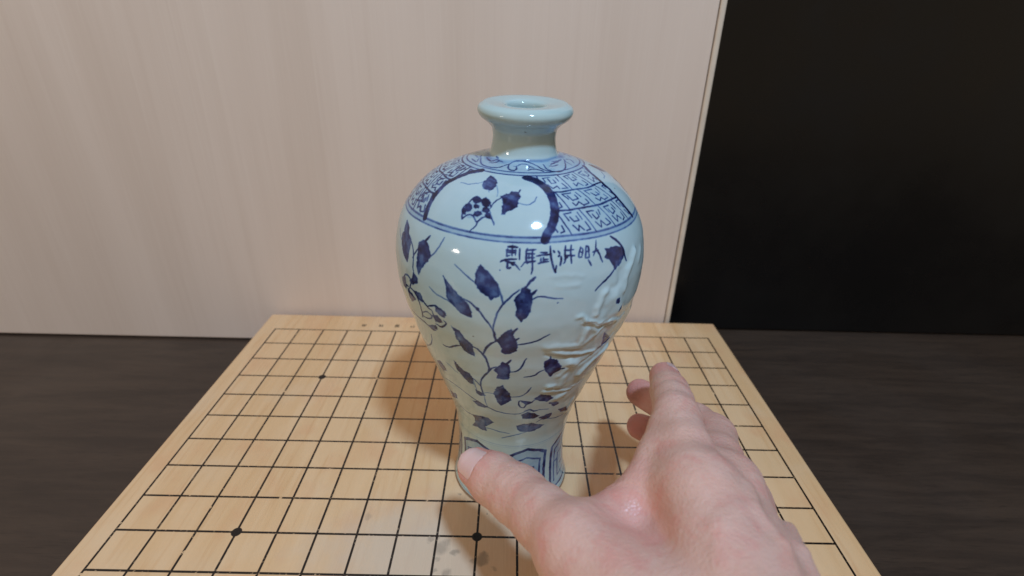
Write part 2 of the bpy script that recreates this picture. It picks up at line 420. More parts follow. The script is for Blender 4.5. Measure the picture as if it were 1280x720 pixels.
('L',0.51,0.85,[(-76.5,112.19),(-77.5,111.81),(-78.5,111.31),(-79.2,110.81),(-80.0,109.94),(-80.5,109.06),(-81.5,108.44),(-83.0,108.06),(-84.5,107.81),(-86.2,107.56)]),
('P',0.0,0.95,[(-78.5,90.05),(-74.8,92.55),(-68.8,90.55),(-65.8,87.67),(-69.0,85.55),(-73.5,87.05)]),
('L',0.49,0.8,[(-80.5,86.42),(-77.5,89.3)]),
('L',0.49,0.85,[(-87.5,88.55),(-85.2,88.3),(-83.0,87.92),(-80.8,87.55),(-79.5,87.05),(-80.8,86.3),(-82.8,85.3),(-83.5,83.92),(-84.0,82.67),(-85.2,82.67),(-86.5,83.3),(-87.2,84.55),(-87.8,85.92),(-87.8,87.3),(-87.5,88.55)]),
('P',0.0,0.9,[(-86.8,88.55),(-81.5,87.92),(-79.5,86.92),(-83.2,85.67)]),
('P',0.0,0.9,[(-66.8,83.8),(-61.5,83.17),(-58.2,80.42),(-61.5,79.55)]),
('P',0.0,0.92,[(-84.5,76.17),(-81.2,78.17),(-76.2,76.92),(-72.0,73.92),(-75.2,72.29),(-84.0,72.79)]),
('L',0.5,0.8,[(-83.5,79.42),(-82.2,80.05),(-80.8,80.55),(-79.8,80.8),(-78.8,80.3),(-77.8,79.29),(-76.8,78.67),(-75.5,78.79),(-74.0,79.17),(-72.5,79.55)]),
('P',0.0,0.9,[(-71.5,72.17),(-66.0,73.42),(-61.5,73.67),(-61.3,69.16),(-66.5,69.16)]),
('P',0.0,0.85,[(-56.0,74.67),(-47.8,73.17),(-43.2,68.66),(-51.2,70.54)]),
('P',0.0,0.95,[(-87.5,65.91),(-82.0,67.41),(-76.2,67.91),(-70.8,65.66),(-64.5,63.41),(-67.2,61.41),(-74.5,59.66),(-83.0,60.53),(-86.8,63.04)]),
('L',0.39,0.7,[(-72.2,67.79),(-71.2,68.54),(-70.0,69.16),(-68.8,69.79),(-67.8,70.29),(-66.5,70.67),(-65.2,71.04)]),
('L',0.47,0.6,[(-99.8,54.03),(-97.5,54.66),(-95.5,55.41),(-93.2,56.16),(-90.5,56.91),(-87.5,57.78),(-84.8,58.41),(-82.8,59.03),(-80.8,59.41),(-78.8,59.91)]),
('L',0.4,0.6,[(-64.5,69.16),(-61.3,68.29),(-57.7,67.29),(-54.0,66.41),(-50.0,65.79),(-46.0,65.54),(-42.0,65.41)]),
('P',0.0,0.9,[(-153.5,171.6),(-148.8,170.1),(-147.8,167.85),(-144.2,166.09),(-144.2,162.34),(-145.0,156.21),(-148.5,157.59),(-152.5,161.59),(-154.0,165.34),(-152.2,167.09),(-153.0,169.85)]),
('L',0.54,0.8,[(-146.2,166.84),(-144.0,165.84),(-142.2,164.47),(-141.0,162.84),(-140.2,160.72),(-140.0,158.09),(-140.0,155.46),(-139.5,153.96),(-139.0,152.71)]),
('L',0.34,0.7,[(-159.8,166.34),(-158.5,165.59),(-157.5,164.84),(-156.2,164.09),(-154.8,163.47),(-153.0,162.97),(-151.2,162.47)]),
('P',0.0,0.88,[(-137.5,167.09),(-135.2,168.47),(-133.8,169.22),(-131.5,167.09),(-129.5,164.22),(-130.8,161.72),(-133.0,159.47),(-134.2,156.84),(-136.0,153.71),(-136.8,156.71),(-137.0,160.34),(-137.2,164.72)]),
('L',0.83,0.8,[(-134.0,168.47),(-133.8,169.1),(-133.5,169.6),(-133.0,170.1),(-132.8,170.6),(-132.5,170.97),(-132.2,171.35)]),
('L',0.51,0.6,[(-130.0,162.97),(-128.8,164.34),(-127.7,165.47),(-126.8,166.72),(-126.3,167.85),(-125.5,169.1),(-125.2,170.1),(-124.8,171.1),(-124.5,171.97),(-124.2,172.72)]),
('L',0.53,0.8,[(-137.0,165.47),(-137.8,164.34),(-138.5,163.34),(-139.3,162.22),(-139.8,161.22),(-140.2,160.34),(-140.8,159.47)]),
('P',0.0,0.95,[(-139.5,152.46),(-137.0,151.09),(-137.0,149.46),(-140.8,147.08),(-142.8,147.46),(-140.2,149.71)]),
('L',0.67,0.9,[(-151.5,144.71),(-149.2,146.96),(-147.5,148.71),(-145.5,149.46),(-144.0,149.33),(-142.5,148.71),(-142.0,147.33),(-143.0,145.21),(-144.5,142.83)]),
('L',0.68,0.9,[(-150.5,144.71),(-150.0,144.21),(-149.5,143.71),(-149.0,143.21),(-147.8,143.33),(-146.2,143.71),(-145.2,143.71)]),
('P',0.0,0.9,[(-152.0,144.83),(-147.8,147.08),(-148.0,141.96),(-151.0,141.58)]),
('P',0.0,0.95,[(-145.5,142.33),(-142.8,140.95),(-140.2,139.58),(-144.5,136.33),(-146.0,138.58)]),
('P',0.0,0.92,[(-140.0,143.58),(-135.5,144.33),(-133.8,141.21),(-136.0,140.7),(-138.2,142.21)]),
('L',0.56,0.85,[(-143.5,144.08),(-141.8,143.83),(-140.0,143.21),(-138.2,141.58),(-137.0,139.33),(-136.8,136.58),(-137.0,133.83),(-137.5,131.95),(-138.0,130.32)]),
('L',0.54,0.85,[(-133.8,141.21),(-133.0,140.45),(-132.0,139.83),(-131.2,139.2),(-130.5,138.83),(-129.8,138.7),(-129.0,138.45)]),
('L',0.53,0.85,[(-131.2,139.7),(-129.8,140.58),(-128.2,141.33),(-127.0,141.83),(-126.0,141.96),(-125.2,141.58),(-124.2,141.21),(-123.2,140.58),(-122.2,139.7),(-121.0,138.95)]),
('P',0.0,0.9,[(-126.5,141.21),(-123.5,141.46),(-121.0,139.83),(-122.2,137.58),(-124.8,137.58),(-126.5,139.08)]),
('P',0.0,0.9,[(-129.8,135.33),(-126.0,136.58),(-123.8,134.2),(-126.5,132.58),(-129.0,134.33)]),
('L',0.44,0.8,[(-137.0,133.83),(-134.2,135.33),(-132.0,136.2),(-130.5,135.58),(-130.0,134.33),(-131.0,133.08),(-133.0,131.95),(-135.0,131.7),(-137.5,131.57)]),
('L',0.57,0.85,[(-150.5,128.7),(-146.8,128.45),(-143.8,127.82),(-140.2,127.95),(-137.2,127.82),(-135.0,126.82),(-133.0,125.95),(-131.5,125.95),(-130.0,126.45)]),
('P',0.0,0.9,[(-134.8,127.57),(-128.8,130.07),(-128.2,128.32),(-132.0,125.45)]),
('L',0.54,0.85,[(-128.5,131.07),(-127.2,130.95),(-126.3,130.57),(-125.0,130.82),(-123.8,131.7),(-122.8,132.83),(-122.0,133.95),(-122.0,134.58),(-122.5,135.08),(-123.0,135.45)]),
('L',0.54,0.8,[(-129.0,138.45),(-128.8,137.7),(-128.8,136.83),(-128.5,135.95),(-128.2,134.83),(-128.2,133.58),(-128.0,132.33)]),
('L',0.43,0.75,[(-136.2,120.94),(-136.5,119.57),(-136.8,118.32),(-137.2,116.82),(-138.0,115.44),(-139.3,113.81),(-140.8,112.19),(-143.2,110.31),(-145.5,108.94),(-150.0,106.19)]),
('P',0.0,1,[(-54.0,169.85),(-50.3,169.97),(-46.8,169.35),(-42.8,168.1),(-42.5,165.59),(-43.5,163.84),(-45.8,162.09),(-48.8,160.47),(-50.0,162.22),(-52.0,164.84),(-54.5,166.97),(-53.2,168.1)]),
('L',0.79,0.9,[(-49.2,173.97),(-48.0,173.1),(-46.5,172.1),(-45.2,170.85),(-44.2,169.72),(-43.5,168.72),(-42.8,167.47),(-42.5,166.09),(-42.2,164.47),(-41.8,163.22),(-41.2,161.97)]),
('L',0.68,0.85,[(-48.8,161.22),(-49.8,160.59),(-50.5,159.84),(-51.5,159.22),(-52.5,158.46),(-53.8,157.84),(-54.5,157.21),(-55.2,156.84),(-56.0,156.46),(-56.8,156.21)]),
('L',0.5,0.8,[(-53.8,157.96),(-54.8,157.21),(-56.0,156.59),(-57.0,155.84),(-58.0,155.09),(-59.0,154.34),(-59.8,153.59)]),
('L',2.09,1.3,[(-47.8,146.33),(-46.8,145.08)]),
('L',1.14,1.3,[(-45.2,139.58),(-44.2,141.58)]),
('P',0.0,0.9,[(-47.5,127.32),(-36.5,118.19),(-39.5,117.07),(-44.0,117.69)]),
('L',0.46,1.1,[(-98.5,164.47),(-98.3,164.34)]),
('L',0.48,1.1,[(-75.8,150.84),(-75.8,150.71)]),
('L',0.4,0.8,[(-48.8,116.19),(-47.0,116.19),(-45.2,116.19),(-43.5,116.32),(-42.5,117.07),(-41.5,117.82),(-40.5,118.57)]),
('P',0.0,0.98,[(-117.3,193.98),(-114.2,193.73),(-110.5,192.98),(-108.5,191.98),(-108.8,191.11),(-111.0,190.23),(-114.0,190.36),(-117.3,190.98),(-118.7,192.11),(-118.0,193.11)]),
('L',0.29,0.6,[(-133.8,190.61),(-132.0,190.73),(-130.0,190.73),(-128.2,190.73),(-126.5,190.86),(-124.8,191.11),(-123.5,191.36),(-121.8,191.48),(-120.5,191.73),(-119.3,191.98)]),
('L',0.23,0.4,[(-108.2,191.73),(-107.3,191.23),(-106.5,190.73),(-106.0,190.36),(-105.5,189.86),(-105.2,189.36),(-105.0,188.86)]),
('L',0.23,0.4,[(-111.8,190.36),(-110.8,189.73)]),
('P',0.0,1,[(-103.0,188.98),(-100.8,189.61),(-97.8,190.11),(-97.0,190.61),(-93.2,190.48),(-92.2,189.36),(-93.2,187.86),(-93.5,186.48),(-95.8,185.48),(-98.5,184.48),(-99.2,183.6),(-100.8,183.6),(-100.5,185.36),(-100.8,187.36)]),
('L',0.37,0.75,[(-102.5,188.73),(-103.2,188.36),(-104.0,187.98),(-104.8,187.73),(-105.2,187.23),(-105.8,186.86),(-106.2,186.36),(-106.5,185.98),(-106.5,185.61),(-106.8,185.1)]),
('L',0.32,0.6,[(-93.5,187.61),(-92.0,187.36),(-90.5,187.11),(-88.8,186.98),(-87.0,187.11),(-85.5,187.61),(-84.2,188.11),(-83.5,188.73),(-82.8,189.36)]),
('L',0.37,0.8,[(-93.0,190.48),(-92.2,191.11)]),
('L',0.41,0.85,[(-106.5,185.36),(-107.8,186.61),(-109.0,187.61),(-110.5,187.86),(-111.8,187.86),(-112.5,187.48),(-113.0,187.23),(-114.0,187.48),(-115.2,187.86),(-116.5,187.98),(-117.5,187.73),(-118.2,187.36),(-118.7,186.61),(-119.0,185.98),(-119.5,185.36),(-120.2,184.73),(-120.8,184.1),(-120.8,183.23),(-120.2,182.35),(-119.5,181.23),(-118.7,180.35),(-118.2,180.98),(-117.5,181.85),(-115.8,182.23),(-114.0,182.1),(-112.5,180.98),(-111.5,180.23),(-110.5,180.85),(-109.5,181.85),(-108.0,182.35),(-106.5,182.48),(-105.0,181.98),(-103.8,181.23),(-103.2,180.73),(-103.0,180.1)]),
('L',0.36,0.75,[(-113.2,176.98),(-112.8,177.48),(-112.2,177.85),(-111.8,178.48),(-111.2,179.1),(-111.0,179.98),(-110.5,180.6),(-110.0,181.1),(-109.5,181.48),(-108.8,181.85)]),
('L',0.36,0.75,[(-106.8,184.23),(-106.2,183.73),(-106.0,183.23),(-105.2,182.6),(-104.5,181.85),(-103.8,180.98),(-103.0,180.1)]),
('P',0.0,1.25,[(-118.0,186.86),(-118.0,187.61),(-116.5,187.98),(-114.2,187.73),(-113.2,187.11),(-113.5,186.36),(-115.2,185.98),(-117.0,186.36)]),
('P',0.0,1.25,[(-112.2,186.61),(-112.5,187.73),(-111.0,188.11),(-109.0,187.73),(-107.8,186.73),(-108.0,185.61),(-109.5,185.36),(-111.2,185.86)]),
('P',0.0,1.25,[(-120.0,183.98),(-120.2,185.1),(-119.0,185.48),(-117.0,185.1),(-116.0,184.23),(-116.0,183.35),(-117.5,182.98),(-119.0,183.35)]),
('P',0.0,1.25,[(-115.5,184.85),(-115.5,185.36),(-114.5,185.61),(-113.0,185.48),(-112.5,185.1),(-112.8,184.73),(-114.0,184.48),(-115.0,184.6)]),
('P',0.0,1.25,[(-110.5,184.23),(-110.2,184.98),(-109.0,185.23),(-107.5,185.1),(-106.8,184.48),(-107.3,183.85),(-108.8,183.6),(-110.0,183.85)]),
('P',0.0,1.25,[(-114.0,182.6),(-113.8,183.23),(-112.5,183.6),(-110.8,183.48),(-110.0,182.85),(-110.8,182.35),(-112.2,182.1),(-113.5,182.23)]),
('P',0.0,1.25,[(-108.2,182.73),(-108.2,183.35),(-107.3,183.6),(-106.0,183.35),(-105.5,182.73),(-105.8,182.1),(-107.0,181.98),(-107.8,182.23)]),
('P',0.0,1.25,[(-120.8,182.98),(-121.0,183.73),(-120.5,183.98),(-119.3,183.73),(-118.5,182.98),(-118.5,182.35),(-119.3,182.1),(-120.0,182.35)]),
('P',0.0,0.18,[(-120.2,183.98),(-118.0,185.98),(-108.8,187.23),(-105.8,182.85),(-111.2,181.23),(-114.2,181.35),(-118.7,181.1)]),
('L',0.43,0.75,[(-170.2,197.24),(-155.2,196.86),(-146.8,196.49),(-140.2,196.11),(-136.0,195.99),(-130.0,195.86),(-124.5,195.86),(-119.5,195.99),(-115.5,196.36),(-112.8,196.86),(-109.2,197.24),(-106.8,197.74),(-103.0,198.11),(-97.0,198.24),(-90.2,198.24),(-83.8,197.99),(-78.2,197.61),(-74.0,197.11),(-71.5,196.49),(-69.5,196.11),(-66.8,195.86),(-61.5,195.61),(-56.8,195.36),(-53.0,195.36),(-49.5,195.49),(-45.5,195.74),(-39.8,196.24),(-32.5,196.74),(-24.0,197.11)]),
('L',0.43,0.8,[(-108.8,197.11),(-108.2,196.74),(-107.0,196.36),(-104.8,195.99),(-102.5,195.86),(-100.0,195.86),(-98.3,196.11),(-98.0,196.49),(-98.8,196.86),(-100.2,196.86),(-102.0,196.86)]),
('L',0.43,0.7,[(-99.0,196.99),(-97.0,197.11),(-95.2,197.36),(-93.0,197.49),(-90.5,197.49),(-88.0,197.49),(-86.0,197.36),(-84.5,197.24),(-83.5,197.11),(-82.5,196.99)]),
('L',0.56,0.85,[(-85.5,196.11),(-84.0,196.24),(-82.8,196.36),(-81.2,196.36),(-79.5,196.36),(-77.5,196.36),(-75.8,196.24),(-74.2,196.11),(-72.5,195.99),(-71.0,195.74)]),
('L',0.38,0.7,[(-85.5,196.49),(-84.8,196.74),(-83.8,196.86),(-82.5,196.99),(-81.2,196.86),(-79.8,196.74),(-78.5,196.61)]),
('L',0.59,0.7,[(-153.5,197.49),(-142.5,197.24),(-136.0,197.11),(-134.2,197.36),(-133.8,197.74),(-130.3,197.74),(-126.5,197.61),(-123.8,197.61),(-120.0,197.49)]),
('L',0.49,0.7,[(-134.8,196.74),(-133.2,196.86),(-130.3,196.86),(-129.0,196.99),(-127.7,197.11),(-127.0,197.24),(-127.0,197.49)]),
('L',0.4,0.7,[(-140.2,198.49),(-132.8,198.11)]),
('L',0.59,0.75,[(-54.8,197.11),(-51.0,197.24),(-48.2,197.24),(-44.2,197.36),(-41.8,197.36),(-39.2,197.36),(-34.8,197.49),(-31.5,197.49),(-28.0,197.49),(-24.0,197.49)]),
('L',0.44,0.7,[(-58.5,196.86),(-56.5,196.86),(-55.5,196.74),(-53.5,196.74),(-51.2,196.74),(-47.5,196.86),(-45.0,196.86)]),
('L',0.4,0.65,[(-47.2,197.61),(-34.5,197.61)]),
('L',0.38,0.65,[(-64.0,197.36),(-64.5,197.11),(-65.5,196.74),(-66.0,196.36),(-65.0,196.11),(-63.5,195.99),(-62.5,195.74)]),
('L',0.4,0.7,[(-18.2,197.36),(-19.5,197.24),(-25.0,196.99),(-25.8,196.86),(-27.5,196.61),(-28.2,196.36),(-29.8,195.99)]),
('L',0.41,0.65,[(-15.5,197.11),(-13.0,196.99),(-10.8,196.86),(-10.8,196.74),(-14.0,196.49),(-16.0,196.36),(-20.2,196.11)]),
('L',0.4,0.65,[(-165.5,196.11),(-159.0,196.11),(-154.0,196.11),(-150.8,196.11),(-150.5,196.24),(-153.8,196.49),(-158.2,196.74)]),
('L',0.41,0.6,[(-176.2,196.61),(-170.8,196.74),(-163.8,196.74),(-163.2,196.86),(-163.8,196.99),(-166.8,197.11),(-169.2,197.24)]),
('L',0.67,1,[(-96.0,173.35),(-92.0,173.35)]),
('L',0.58,1,[(-96.5,172.1),(-92.5,172.1)]),
('L',0.62,1,[(-94.2,173.72),(-94.2,170.22)]),
('L',0.53,1,[(-96.0,171.35),(-93.0,171.35)]),
('L',0.53,1,[(-96.0,172.6),(-96.2,171.6),(-96.2,170.72),(-96.2,170.1),(-96.0,169.97),(-95.5,170.1),(-95.0,170.22)]),
('L',0.49,1,[(-92.8,172.47),(-92.8,170.47)]),
('L',0.53,1,[(-91.2,172.97),(-91.2,168.97)]),
('L',0.62,1,[(-98.5,167.6),(-98.0,167.97),(-97.2,168.35),(-96.5,168.6),(-95.2,168.85),(-94.0,168.97),(-92.5,169.1)]),
('L',0.71,1,[(-97.0,168.22),(-96.0,167.97),(-95.0,167.72),(-94.2,167.6),(-93.8,167.6),(-93.5,167.72),(-93.0,167.85)]),
('L',0.67,1,[(-95.8,167.47),(-95.8,166.72),(-95.8,165.97),(-95.5,165.47),(-95.2,165.47),(-94.8,165.59),(-94.5,165.84)]),
('L',0.58,1,[(-94.2,167.09),(-93.2,166.84)]),
('L',0.36,1,[(-93.5,167.97),(-90.8,164.97)]),
('L',0.36,1,[(-90.5,166.22),(-89.2,167.97)]),
('L',0.53,1,[(-88.2,173.1),(-88.8,171.72)]),
('L',0.58,1,[(-88.5,172.47),(-84.8,172.6)]),
('L',0.53,1,[(-88.8,171.22),(-85.2,171.1)]),
('L',0.67,1,[(-88.5,171.72),(-88.5,170.35),(-88.5,168.97),(-88.5,167.97),(-88.2,167.72),(-88.0,167.85),(-87.8,167.97)]),
('L',0.67,1,[(-89.2,167.97),(-88.5,168.1),(-87.8,168.1),(-87.0,168.22),(-86.2,168.35),(-85.8,168.35),(-85.0,168.47)]),
('L',0.58,1,[(-86.0,172.72),(-86.2,171.1),(-86.2,169.6),(-86.2,167.97),(-86.2,166.47),(-86.2,164.97),(-86.5,163.47)]),
('L',0.45,1,[(-87.5,170.72),(-87.5,169.1)]),
('L',0.45,1,[(-88.0,169.6),(-85.2,169.72)]),
('L',0.54,1,[(-84.5,170.35),(-83.8,170.35),(-83.0,170.47),(-82.2,170.6),(-81.2,170.72),(-80.0,170.85),(-79.0,170.97)]),
('L',0.54,1,[(-83.0,171.47),(-80.2,171.6)]),
('L',0.63,1,[(-83.8,167.6),(-83.2,167.72),(-82.8,167.85),(-82.2,167.97),(-81.5,168.1),(-80.5,168.22),(-79.8,168.22)]),
('L',0.54,1,[(-81.8,169.85),(-81.8,168.1)]),
('L',0.49,1,[(-81.8,168.97),(-80.0,169.1)]),
('L',0.49,1,[(-82.8,169.47),(-82.8,167.97)]),
('L',0.63,1,[(-79.0,173.6),(-79.0,171.85),(-78.8,169.97),(-78.5,167.72),(-78.0,165.72),(-77.5,164.47),(-77.2,164.09),(-77.0,165.09),(-76.8,166.47)]),
('L',0.58,1,[(-77.8,171.97),(-77.2,171.35)]),
('L',0.63,1,[(-75.8,171.85),(-75.0,170.85)]),
('L',0.54,1,[(-75.2,170.22),(-76.0,169.97)]),
('L',0.72,1,[(-75.2,166.59),(-75.2,166.97),(-75.0,167.22),(-75.0,167.6),(-74.8,168.22),(-74.8,168.97),(-74.8,169.72)]),
('L',0.59,1,[(-73.2,171.85),(-69.0,171.85)]),
('L',0.64,1,[(-73.0,169.97),(-69.0,169.6)]),
('L',0.63,1,[(-72.5,173.47),(-72.8,171.72),(-73.0,169.97),(-73.0,168.6),(-73.2,167.85),(-73.5,167.47),(-73.8,167.09)]),
('L',0.59,1,[(-70.0,173.6),(-70.2,172.35),(-70.5,171.1),(-70.5,169.85),(-70.5,168.72),(-70.5,167.85),(-70.5,166.84)]),
('L',0.54,1,[(-73.5,168.6),(-71.8,169.35)]),
('L',0.55,1,[(-66.0,172.47),(-66.5,171.22),(-67.0,169.97),(-67.2,169.1),(-67.0,168.72),(-66.2,168.72),(-65.8,168.6)]),
('L',0.55,1,[(-65.8,172.22),(-65.5,171.97),(-65.2,171.72),(-65.0,171.35),(-65.2,170.6),(-65.5,169.72),(-65.8,168.85)]),
('L',0.46,1,[(-66.2,170.6),(-65.5,170.47)]),
('L',0.6,1,[(-63.2,172.6),(-64.2,168.22)]),
('L',0.6,1,[(-63.2,172.35),(-62.8,172.35),(-62.5,172.35),(-62.2,171.97),(-62.2,170.97),(-62.5,169.6),(-62.5,168.22)]),
('L',0.51,1,[(-63.5,170.47),(-62.5,170.35)]),
('L',0.56,1,[(-64.0,168.22),(-62.5,168.1)]),
('L',0.51,1,[(-63.0,167.34),(-61.8,164.72)]),
('L',0.51,1,[(-60.5,169.85),(-57.5,170.22)]),
('L',0.47,1,[(-57.7,173.85),(-58.0,172.85),(-58.5,171.85),(-58.8,170.85),(-59.3,169.97),(-59.8,169.22),(-60.3,168.47)]),
('L',0.57,1,[(-58.2,170.97),(-58.0,170.22),(-57.7,169.35),(-57.2,168.47),(-57.0,167.47),(-56.5,166.34),(-56.0,165.22)]),
('L',0.83,0.8,[(-156.5,180.1),(-149.2,181.23)]),
('L',0.75,0.8,[(-155.5,180.98),(-155.0,184.73)]),
('L',0.55,0.8,[(-149.2,181.23),(-150.8,181.98),(-152.2,182.6),(-153.2,183.35),(-152.5,183.98),(-150.8,184.48),(-149.0,184.98)]),
('L',0.56,0.8,[(-155.0,187.11),(-154.5,187.86),(-154.0,188.61),(-153.0,189.11),(-152.0,189.61),(-150.5,189.98),(-149.0,190.36)]),
('L',0.55,0.8,[(-150.8,187.23),(-152.8,188.61)]),
('L',0.51,0.8,[(-155.2,189.48),(-156.0,189.73),(-157.3,190.11),(-158.0,190.48),(-156.2,190.61),(-154.5,190.86),(-152.2,190.98)]),
('L',0.56,0.8,[(-153.5,191.86),(-153.8,192.23),(-154.8,192.73),(-154.8,193.11),(-154.0,193.48),(-153.0,193.86),(-152.2,194.24)]),
('L',0.51,0.8,[(-150.0,192.36),(-150.0,192.61),(-150.0,192.86),(-149.0,193.11),(-148.3,193.61),(-145.5,193.98),(-144.0,194.49)])]
RELIEF=[
(2.0,1.1,[(-54.8,151.7),(-55.5,150.8),(-56.0,149.6),(-56.5,148.1),(-57.0,146.5),(-57.5,144.5),(-57.7,142.2)]),
(1.11,0.9,[(-66.8,142.3),(-65.8,142.7),(-65.0,142.8),(-64.0,141.8),(-63.0,140.3)]),
(1.55,1.1,[(-62.8,140.0),(-60.0,138.3),(-56.8,136.7),(-53.8,136.1),(-50.8,135.8),(-47.5,135.1),(-44.0,134.2)]),
(0.9,-0.6,[(-62.2,137.5),(-59.3,136.0),(-56.2,134.7),(-52.5,133.7),(-48.5,132.8)]),
(7.13,1.6,[(-48.5,147.2),(-46.0,141.2)]),
(2.22,1.2,[(-34.2,164.1),(-36.2,162.1),(-37.8,160.1),(-39.2,158.7),(-40.8,157.3),(-41.8,154.8),(-42.5,152.2),(-42.8,150.3),(-43.0,148.8)]),
(2.16,-0.5,[(-46.0,158.7),(-46.2,156.0),(-46.8,153.7),(-48.8,152.7),(-51.2,152.3)]),
(1.06,1.0,[(-40.2,131.7),(-43.5,132.3),(-46.5,132.8),(-49.2,133.0),(-51.5,132.5),(-53.0,131.1),(-54.5,129.7)]),
(1.67,0.9,[(-60.5,134.8),(-60.8,133.1),(-61.0,131.2),(-61.3,129.6),(-61.5,127.8)]),
(1.69,0.8,[(-57.0,135.0),(-54.8,130.7)]),
(3.87,0.6,[(-55.2,139.2),(-55.5,132.7)]),
(2.04,0.5,[(-26.0,162.7),(-28.8,158.2)]),
(1.2,1.1,[(-74.8,124.1),(-70.0,122.3),(-65.2,120.6),(-61.0,119.2),(-57.2,118.3),(-53.8,117.8),(-50.0,117.1)]),
(2.2,0.8,[(-77.8,127.1),(-73.5,127.1),(-69.0,126.8),(-64.8,125.9),(-60.5,125.2),(-58.0,126.6),(-56.2,128.7)]),
(2.44,1.1,[(-63.8,114.8),(-60.0,112.6)]),
(2.13,1.4,[(-54.2,103.1),(-52.8,105.8),(-51.0,108.3),(-48.0,109.7),(-44.2,110.6),(-40.5,111.9),(-37.0,113.7)]),
(0.9,-0.8,[(-58.0,110.8),(-55.5,112.2),(-52.5,113.4),(-48.8,115.1),(-44.0,116.2)]),
(2.24,1.1,[(-69.2,99.1),(-72.0,99.2)]),
(2.81,0.9,[(-64.5,103.7),(-64.5,98.2)]),
(1.16,0.8,[(-73.8,95.6),(-68.8,94.4),(-63.8,93.3),(-58.8,92.4),(-54.8,92.1),(-53.0,92.2),(-52.0,92.6)]),
(1.92,0.7,[(-64.8,110.1),(-67.8,105.8)]),
(2.51,0.7,[(-57.5,88.4),(-62.2,86.7)]),
(2.06,0.5,[(-42.8,77.2),(-43.5,67.7)]),
(6.15,0.5,[(-68.2,114.1),(-62.5,113.2),(-56.8,112.3),(-53.2,113.6),(-50.3,115.3)]),
(0.92,-0.5,[(-77.0,121.7),(-72.0,120.3),(-67.0,118.6),(-63.5,117.8),(-60.3,117.1)]),
(0.68,0.35,[(-76.2,158.1),(-74.2,157.7),(-72.2,157.3),(-69.8,157.5),(-67.2,157.7)]),
(0.68,0.3,[(-79.0,162.5),(-76.0,162.6),(-73.0,162.5),(-69.5,162.0),(-65.8,161.1)])]
# ------------------------------------------------------------------ vase
def pchip(x, xk, yk):
    h = np.diff(xk); d = np.diff(yk) / h; m = np.zeros(len(yk))
    for i in range(1, len(xk) - 1):
        if d[i - 1] * d[i] > 0:
            w1, w2 = 2 * h[i] + h[i - 1], h[i] + 2 * h[i - 1]
            m[i] = (w1 + w2) / (w1 / d[i - 1] + w2 / d[i])
    m[0], m[-1] = d[0], d[-1]
    i = np.clip(np.searchsorted(xk, x) - 1, 0, len(h) - 1); t = (x - xk[i]) / h[i]
    return (2*t**3-3*t**2+1)*yk[i]+(t**3-2*t**2+t)*h[i]*m[i]+(-2*t**3+3*t**2)*yk[i+1]+(t**3-t**2)*h[i]*m[i+1]

PZ = np.array([0,8,20,30,40,50,60,70,80,90,100,110,120,130,140,150,158,165,172,178,184,189,193,196,198.5,202,206,209.5,212.5,215.2,217.6,219.4,220.5])
PR = np.array([35.2,33.35,32.2,31.85,32.4,33.65,35.95,39.25,42.75,46.2,49.9,53.2,56.1,59.2,61.35,61.95,61.35,60.0,57.4,53.6,48.3,42,33.4,25.0,16.2,15.1,14.6,15.0,17.4,20.8,21.9,21.3,19.6])
LEAN = .011
VX, VY = 17.757, 52.324
# outer profile resampled by arc length (mm)
zf = np.linspace(0, 220.5, 20001); rf = pchip(zf, PZ, PR)
# soften the shoulder/neck crease a little
sf = np.concatenate([[0], np.cumsum(np.hypot(np.diff(zf), np.diff(rf)))])
NS = 900
s_out = np.linspace(0, sf[-1], NS)
z_out, r_out = np.interp(s_out, sf, zf), np.interp(s_out, sf, rf)
k = np.ones(5) / 5
zs, rs = np.convolve(np.pad(z_out, 2, 'edge'), k, 'valid'), np.convolve(np.pad(r_out, 2, 'edge'), k, 'valid')
z_out[2:-2], r_out[2:-2] = zs[2:-2], rs[2:-2]
def S_of(z):
    return np.interp(z, zf, sf)
# mouth: flat lip, hole, inner wall
inner = [(220.95, 18.9), (220.95, 17), (220.7, 14), (220.4, 11.0), (219.9, 9.2), (219.0, 8.5), (218, 8.3), (214, 8.2), (206, 8.6), (200, 11), (196, 20), (190, 37), (178, 49), (150, 57), (110, 48), (70, 34), (40, 26), (8, 24), (6, 1)]
TH = np.radians(np.concatenate([np.arange(-205, 25, .3), np.arange(25, 155, 2.0)]))
NTH = len(TH)
TD = np.degrees(TH)

def place(r, z, th):
    """profile point (mm) -> world metres, with the slight handmade lean"""
    s = np.clip(z / 60, 0, 1); a = LEAN * s * s * (3 - 2 * s)
    x = r * np.cos(th)
    q = np.clip((z - 196) / 20, 0, 1) * .05 * (3 - 2 * np.clip((z - 196) / 20, 0, 1))      # the mouth dips a little to the front
    y = r * np.sin(th)
    return np.stack(np.broadcast_arrays(x * np.cos(a) + z * np.sin(a), y, z * np.cos(a) - x * np.sin(a) + q * y), -1) / 1000

def vnoise(u, v, scale, seed):
    g = np.random.default_rng(seed).random((256, 256))
    a, b = u / scale, v / scale
    i, j = np.floor(a).astype(int), np.floor(b).astype(int)
    fa, fb = a - i, b - j
    fa, fb = fa * fa * (3 - 2 * fa), fb * fb * (3 - 2 * fb)
    G = lambda p, q: g[p % 256, q % 256]
    return (G(i, j) * (1 - fa) + G(i + 1, j) * fa) * (1 - fb) + (G(i, j + 1) * (1 - fa) + G(i + 1, j + 1) * fa) * fb

